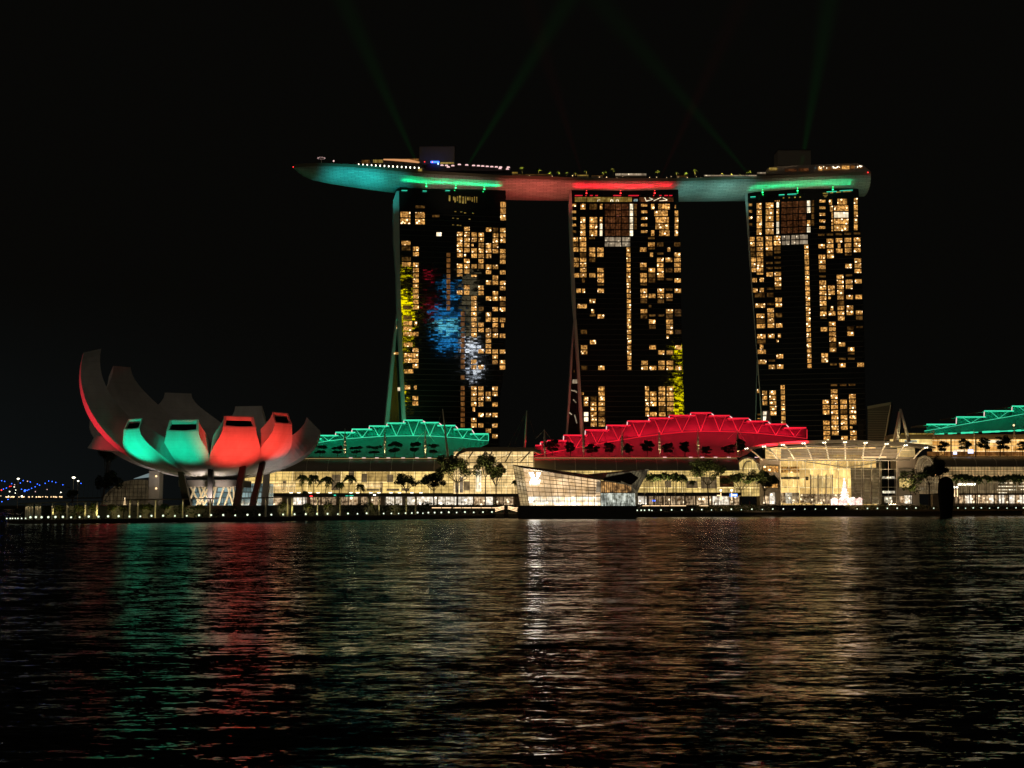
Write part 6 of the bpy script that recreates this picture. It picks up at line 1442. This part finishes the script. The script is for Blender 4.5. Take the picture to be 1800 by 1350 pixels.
MB().box(c.x-1.7, c.x+1.7, 559.8, 560, c.z-.7, c.z+.7).build('board', emat('blue_sign_light', (.12, .3, 1), 1.6), r_); MB().tube((c.x, 560.1, UZ), (c.x, 560.1, c.z+.5), .1).build('post', M_dsteel, r_); MB().box(c.x-1.0, c.x+1.3, 559.7, 559.79, c.z-.1, c.z+.15).build('white_bar', M_lampw, r_)

# ---------------------------------------------------------------- people on the far promenade
def person_mesh(stride, arm, name):
    me = bpy.data.meshes.new(name); bm_ = __import__('bmesh').new()
    V = {}; J = [('pel', 0, 0, .95), ('bel', 0, 0, 1.12), ('che', 0, .01, 1.36), ('nek', 0, 0, 1.50), ('hed', 0, -.02, 1.64), ('top', 0, -.01, 1.74),
        ('lh', -.09, 0, .90), ('lk', -.10, -stride*.5, .50), ('la', -.10, -stride*.55+(.05 if stride else 0), .09), ('lt', -.11, -stride*.55-.13, .04), ('rh', .09, 0, .90), ('rk', .10, stride*.3, .50), ('ra', .10, stride*.75, .10), ('rt', .11, stride*.75-.13, .05),
        ('ls', -.18, 0, 1.40), ('le', -.24, arm*.15, 1.13), ('lw', -.25, -arm*.2-.03, .90), ('lf', -.25, -arm*.25-.05, .80), ('rs', .18, 0, 1.40), ('re', .24, -arm*.1, 1.13), ('rw', .25, arm*.2-.06, .90), ('rf', .25, arm*.22-.08, .80)]
    for n_, x, y, z in J: V[n_] = bm_.verts.new((x, y, z))
    for a, b_ in [('pel', 'bel'), ('bel', 'che'), ('che', 'nek'), ('nek', 'hed'), ('hed', 'top'), ('pel', 'lh'), ('lh', 'lk'), ('lk', 'la'), ('la', 'lt'), ('pel', 'rh'), ('rh', 'rk'), ('rk', 'ra'), ('ra', 'rt'), ('che', 'ls'), ('ls', 'le'), ('le', 'lw'), ('lw', 'lf'), ('che', 'rs'), ('rs', 're'), ('re', 'rw'), ('rw', 'rf')]: bm_.edges.new((V[a], V[b_]))
    bm_.to_mesh(me); bm_.free(); o = bpy.data.objects.new(name, me); COL.objects.link(o)
    sk = o.modifiers.new('skin', 'SKIN'); 
    rad = dict(pel=.15, bel=.135, che=.155, nek=.055, hed=.095, top=.07, lh=.09, lk=.062, la=.042, lt=.04, rh=.09, rk=.062, ra=.042, rt=.04, ls=.06, le=.045, lw=.032, lf=.035, rs=.06, re=.045, rw=.032, rf=.035)
    for i, j in enumerate(J): d = me.skin_vertices[0].data[i]; d.radius = (rad[j[0]]*.95, rad[j[0]]*.85); d.use_root = (i == 0)
    o.modifiers.new('sub', 'SUBSURF').levels = 1
    bpy.context.view_layer.update(); ev = o.evaluated_get(bpy.context.evaluated_depsgraph_get()); m2 = bpy.data.meshes.new_from_object(ev); bpy.data.objects.remove(o)
    for p in m2.polygons: p.use_smooth = True
    return m2
PM = [person_mesh(.28, .8, 'person_walk'), person_mesh(0, .1, 'person_stand'), person_mesh(.15, .4, 'person_step')]
cl = [pmat('navy_cloth', (.03, .035, .06), .8), pmat('black_cloth', (.02, .02, .02), .8), pmat('grey_cloth', (.15, .14, .13), .8), pmat('red_cloth', (.30, .03, .03), .8)]
Pl = ['walking past the bright shop beside the crystal hall', 'standing by the stone pier left of the crystal hall', 'standing close beside the pier left of the crystal hall', 'walking before the first glass bay of the crystal hall', 'walking in dark clothes below the inner shop windows', 'standing alone in front of the crystal hall, left of the lit fir', 'standing right of the pink booths', 'stepping along beside another by the white posts', 'standing by the white posts of the crystal hall', 'walking by the dark glass tower of the crystal hall', 'walking on the terrace left of the pavilion grove', 'standing under the flat-topped trees', 'walking under the flat-topped trees', 'standing by the palm grove', 'walking between the palm grove and the short yellow palm', 'standing before the white shop windows left of the totem lamps', 'walking before the tall glass hall', 'standing under the tall spreading tree', 'walking before the bright shops of the west wing', 'walking under the far palms', 'standing before the lit shops under the far palms', 'standing between the lamp posts and the far palms', 'walking on the terrace below the near arched bay']
for i, (x, Y) in enumerate([(1363, 586), (1371, 587), (1376.5, 584), (1391, 588), (1404, 585), (1447.5, 586), (1523, 588), (1531, 587), (1535.5, 588), (1556, 586), (1124.5, 560), (1318, 580), (1329, 582), (1160, 556), (1212, 558), (1256, 558), (840, 548), (812, 547), (764, 546), (1722, 600), (1747, 601), (1692, 600), (1300, 575)]):
    me = PM[i % 3].copy(); me.materials.clear(); me.materials.append(cl[i % 4]); p = at(x, 886, Y); o = bpy.data.objects.new('person', me); COL.objects.link(o); o.location = (p.x, Y, UZ); o.rotation_euler = (0, 0, rnd.uniform(-2.5, 2.5)); o.scale = (1.06, 1.06, 1.06)
    tag(o, 'person '+Pl[i], 'person', 'people on the promenade')

# ---------------------------------------------------------------- far left: bridge, masts, distant shore
BY = 900
br_o = thing('lit_footbridge', 'distant curved bridge strung with blue lamps beyond the left end of the promenade', 'bridge', (at(90, 884, BY).x, BY, 2))
mb = MB(); a, b_ = at(-30, 879, BY), at(178, 876, BY); mb.hexa([a, b_, b_+Vector((0, 6, 0)), a+Vector((0, 6, 0))], [a+Vector((0, 0, .8)), b_+Vector((0, 0, .8)), b_+Vector((0, 6, .8)), a+Vector((0, 6, .8))]); mb.build('deck', M_dark, br_o)
z7 = lambda x, y: (x/6.923, 820+y/6.923)
A1 = [z7(*p) for p in ((-60, 210), (20, 173), (57, 181), (142, 208), (200, 250), (262, 277), (300, 298))]; A2 = [z7(*p) for p in ((42, 275), (78, 262), (142, 225), (248, 201), (282, 172), (368, 188), (455, 214), (482, 227))]; A3 = [z7(*p) for p in ((300, 298), (330, 290), (350, 281), (385, 265), (428, 247), (550, 205), (592, 176), (635, 182), (678, 194), (765, 223), (850, 260))]
for A in (A1, A2, A3): MB().path([at(x, y, BY+2) for x, y in A], .22, 5).build('arch_tube', M_dsteel, br_o)
mb = MB()
for i in range(22): x = 2+i*8; mb.tube(at(x, 877.5, BY+1), at(x+3, 850+6*math.sin(i*.9), BY+2), .1, n=4)
mb.build('hanger', M_dsteel, br_o)
for x, y in ((20, 173), (57, 181), (142, 208), (78, 262), (42, 275), (248, 201), (282, 172), (368, 188), (262, 277), (300, 298), (304, 290), (330, 290), (350, 281), (385, 265), (428, 247), (455, 214), (482, 227), (550, 205), (592, 176), (635, 182), (678, 194), (765, 223), (985, 205), (22, 428), (97, 400)):
    px, py = z7(x, y); MB().sphere(at(px, py, BY-.5), .33 if (x, y) not in ((300, 298), (304, 290)) else .6, 6, 5).build('blue_lamp', M_lampblue, br_o)
for x, y, mt, r_ in ((178, 222, M_pink, .35), (172, 249, M_lampw, .25), (335, 180, M_pink, .4), (192, 287, M_lampw, .25), (117, 305, M_lampw, .35), (185, 323, M_lampw, .25), (430, 306, M_pink, .33), (573, 279, M_pink, .3), (740, 315, M_lampw, .35), (18, 287, M_lampred, .45), (118, 243, M_lampred, .3), (135, 240, M_lampred, .25), (265, 362, M_lampw, .6), (103, 361, M_lampw, .25), (10, 358, M_lampwarm, .3)):
    px, py = z7(x, y); MB().sphere(at(px, py, BY-1), r_, 6, 5).build('bridge_lamp', mt, br_o)
for i, (x, yt, yb, lb, r0) in enumerate([(32, 841.5, 868, 'tall light mast on the left beyond the bridge', .9), (129.5, 839.5, 860, 'brightest light mast left of the dark conical tree', 1.15), (137.5, 845.5, 860, 'shorter light mast next to the brightest one', .7)]):
    c = at(x, yt, 880); g_ = at(x-.8, yb, 880); r_ = thing('light_mast', lb, 'light mast', (g_.x, 880, 3)); MB().tube((g_.x, 880, 3), c, .22).build('pole', M_steel, r_)
    MB().sphere(c, r0, 8, 6, sz=.5).build('lamp', M_lampw, r_)
for i in range(46):
    x = rnd.uniform(0, 118)*1.0; c = at(x, 873.4+rnd.uniform(-.3, .5), 1510); 
    if i == 0:
        fl0 = tag(MB().sphere(c, .7, 5, 4).build('shore_light', M_lampwarm), 'tiny amber street light on the distant shore line', 'street light', 'tiny lights on the distant shore'); fl0['kind'] = 'thing'; c0 = c
        continue
    o = fl0.copy(); COL.objects.link(o); o.location = c-c0; o.scale = (1, 1, 1)
# low dim glass dome and white roof piece left of the museum
gd = thing('garden_pavilion', 'dim low curved glass pavilion behind the dark conical tree', 'pavilion', (at(225, 888, 480).x, 480, UZ))
pts = [(176, 888), (183, 872), (192, 862), (204, 853), (218, 846.5), (232, 843.5), (246, 843), (262, 846), (268, 856), (270, 888)]
MB().prism([at(x, y, 480) for x, y in pts], (0, 12, 0)).build('glazing', lit_hall('pavilion_dim', (.050, .036, .018), (.030, .022, .012), (.08, .06, .03), .7, 4, 3), gd)
mb = MB()
for x in range(184, 268, 7): yt = interp(pts[:-1], x); mb.tube(at(x, 888, 479.8), at(x+3, yt, 479.8), .09, n=4)
for y in (852, 858, 865, 872, 880): x0 = [p[0] for p in pts if p[1] >= y][0:4]; mb.tube(at(max(178, x0[-1] if x0 else 180) if False else interp([(843, 232), (846.5, 218), (853, 204), (862, 192), (872, 183), (888, 176)], y), y, 479.8), at(268, y, 479.8), .07, n=4)
mb.build('mullion', M_mull, gd)
cn = thing('white_canopy', 'small slanted white canopy behind the lotus museum', 'canopy', tuple(at(252, 846, 470)))
MB().hexa([at(234, 842, 468), at(262, 839, 468), at(262, 839, 476), at(234, 842, 476)], [at(236, 841, 468), at(264, 831, 468), at(264, 831, 476), at(236, 841, 476)]).build('roof', emat('canopy_roof_glow', (.45, .6, .62), .35), cn); MB().tube(at(262, 839, 470), at(262, 886, 470), .2).build('post', M_dsteel, cn)  # pale lit look of the white roof painted as its own glow
ft = thing('lit_fir', 'little fir strung with warm lights before the lotus museum', 'lit tree', tuple(at(219, 889, sy(219, 11))))
b_ = at(219, 889.5, sy(219, 11)); mb = MB()
for k in range(4): mb.tube((b_.x, b_.y, b_.z+.3+k*.5), (b_.x, b_.y, b_.z+1.1+k*.5), .5-.11*k, .1, 8)
mb.build('branches', lit_room('fir_warm', (.3, .15, .05), (1, .75, .4), 1.2, spots=2, scale=4), ft); MB().tube((b_.x, b_.y, b_.z-.3), (b_.x, b_.y, b_.z+.4), .08).build('trunk', M_trunk, ft)

# ---------------------------------------------------------------- office towers across the water behind the camera, mirrored in the hotel glass
def mirror(T, px, py, ydist):
    P_ = T.pt(px, py); d = ray(px, py).normalized(); r = d-T.n*(2*d.dot(T.n)); s_ = (ydist-P_.y)/r.y; return P_+r*s_
def office(label, T, patches, ydist, w=46):
    pts = [mirror(T, (x0+x1)/2, (y0+y1)/2, ydist) for x0, x1, y0, y1, m_ in patches]; xm = sum(p.x for p in pts)/len(pts)
    zt = max(mirror(T, 800 if T is T1 else 1195, min(p[2] for p in patches), ydist).z, 60)+12
    hw = max(abs(p.x-xm) for p in pts)+w/2
    r_ = thing('office_tower', label, 'office tower', (xm, ydist-20, 0)); MB().box(xm-hw, xm+hw, ydist-40, ydist-1, -2, zt).build('wall', M_dark, r_)
    for x0, x1, y0, y1, mt in patches:
        a, b_ = mirror(T, x0, y1, ydist), mirror(T, x1, y0, ydist); xa, xb = sorted((a.x, b_.x)); za, zb = sorted((a.z, b_.z)); MB().box(xa, xb, ydist-.6, ydist, za, zb).build('lit_screen', mt, r_)
M_sb = lit_room('blue_screen', (.0, .02, .15), (.03, .42, 1), 5.5, spots=.6, scale=.10, curtain=.6); M_sc = lit_room('cyan_screen', (.0, .12, .35), (.20, .85, .95), 5.5, spots=1.5, scale=.13, curtain=.4)
M_sw = lit_room('white_screen', (.3, .35, .45), (.9, .95, 1), 8, spots=1, scale=.09, curtain=.7); M_sy = emat('yellow_screen', (.95, .78, .0), 6.5); M_sr = lit_room('red_screen', (.02, 0, .0), (1, .02, .06), 2.2, spots=.5, scale=.12, curtain=.7); M_sk = lit_room('pale_facade', (.05, .04, .02), (.8, .66, .36), 1.3, spots=.4, scale=.09, curtain=.9)
office('office block with blue and white screens mirrored in the first hotel tower', T1, [(762, 806, 548, 556, M_sb), (768, 804, 568, 582, M_sc), (764, 808, 586, 590, M_sb), (776, 806, 500, 502, M_sb), (782, 802, 519, 525, M_sb), (770, 806, 603, 612, M_sb), (745, 765, 536, 541, M_sr), (750, 762, 481, 489, M_sr), (752, 764, 519, 524, M_sr), (754, 764, 559, 564, M_sr)], -1000)
office('office block with a pale lit facade mirrored in the first hotel tower', T1, [(818, 834, 600, 618, M_sw), (826, 842, 612, 624, M_sw), (822, 842, 638, 652, M_sw), (828, 840, 660, 666, M_sw), (806, 820, 470, 560, M_sk), (822, 836, 480, 600, M_sk), (800, 818, 470, 500, M_sk)], -1045)
office('office block with a yellow screen mirrored at the left edge of the first hotel tower', T1, [(704, 721, 518, 545, M_sy), (705, 722, 548, 566, M_sy), (702, 716, 477, 481, M_sy), (707, 722, 583, 588, M_sy), (705, 719, 603, 605, M_sy)], -1600)
office('office block with a yellow screen mirrored at the right edge of the middle tower', T2, [(1189, 1203, 614, 622, M_sy), (1196, 1202, 640, 652, M_sy), (1190, 1198, 665, 676, M_sy), (1196, 1204, 690, 727, M_sy), (1190, 1194, 680, 720, M_sy)], -1450, 3)

# garden uplights under the groves
for x, y, e in ((545, 520, 500), (600, 520, 420), (720, 530, 260), (800, 525, 700), (860, 530, 560), (1140, 540, 520), (1165, 540, 620), (1195, 540, 520), (1245, 535, 620), (1320, 538, 700), (1605, 552, 380), (1700, 584, 420), (1750, 584, 420), (1790, 584, 380)):
    c = at(x, 886, y); area('garden_uplight', (c.x, y, UZ+.6), (c.x, y+4, UZ+12), e*1.3, (1, .86, .42), 6, .6, 75)
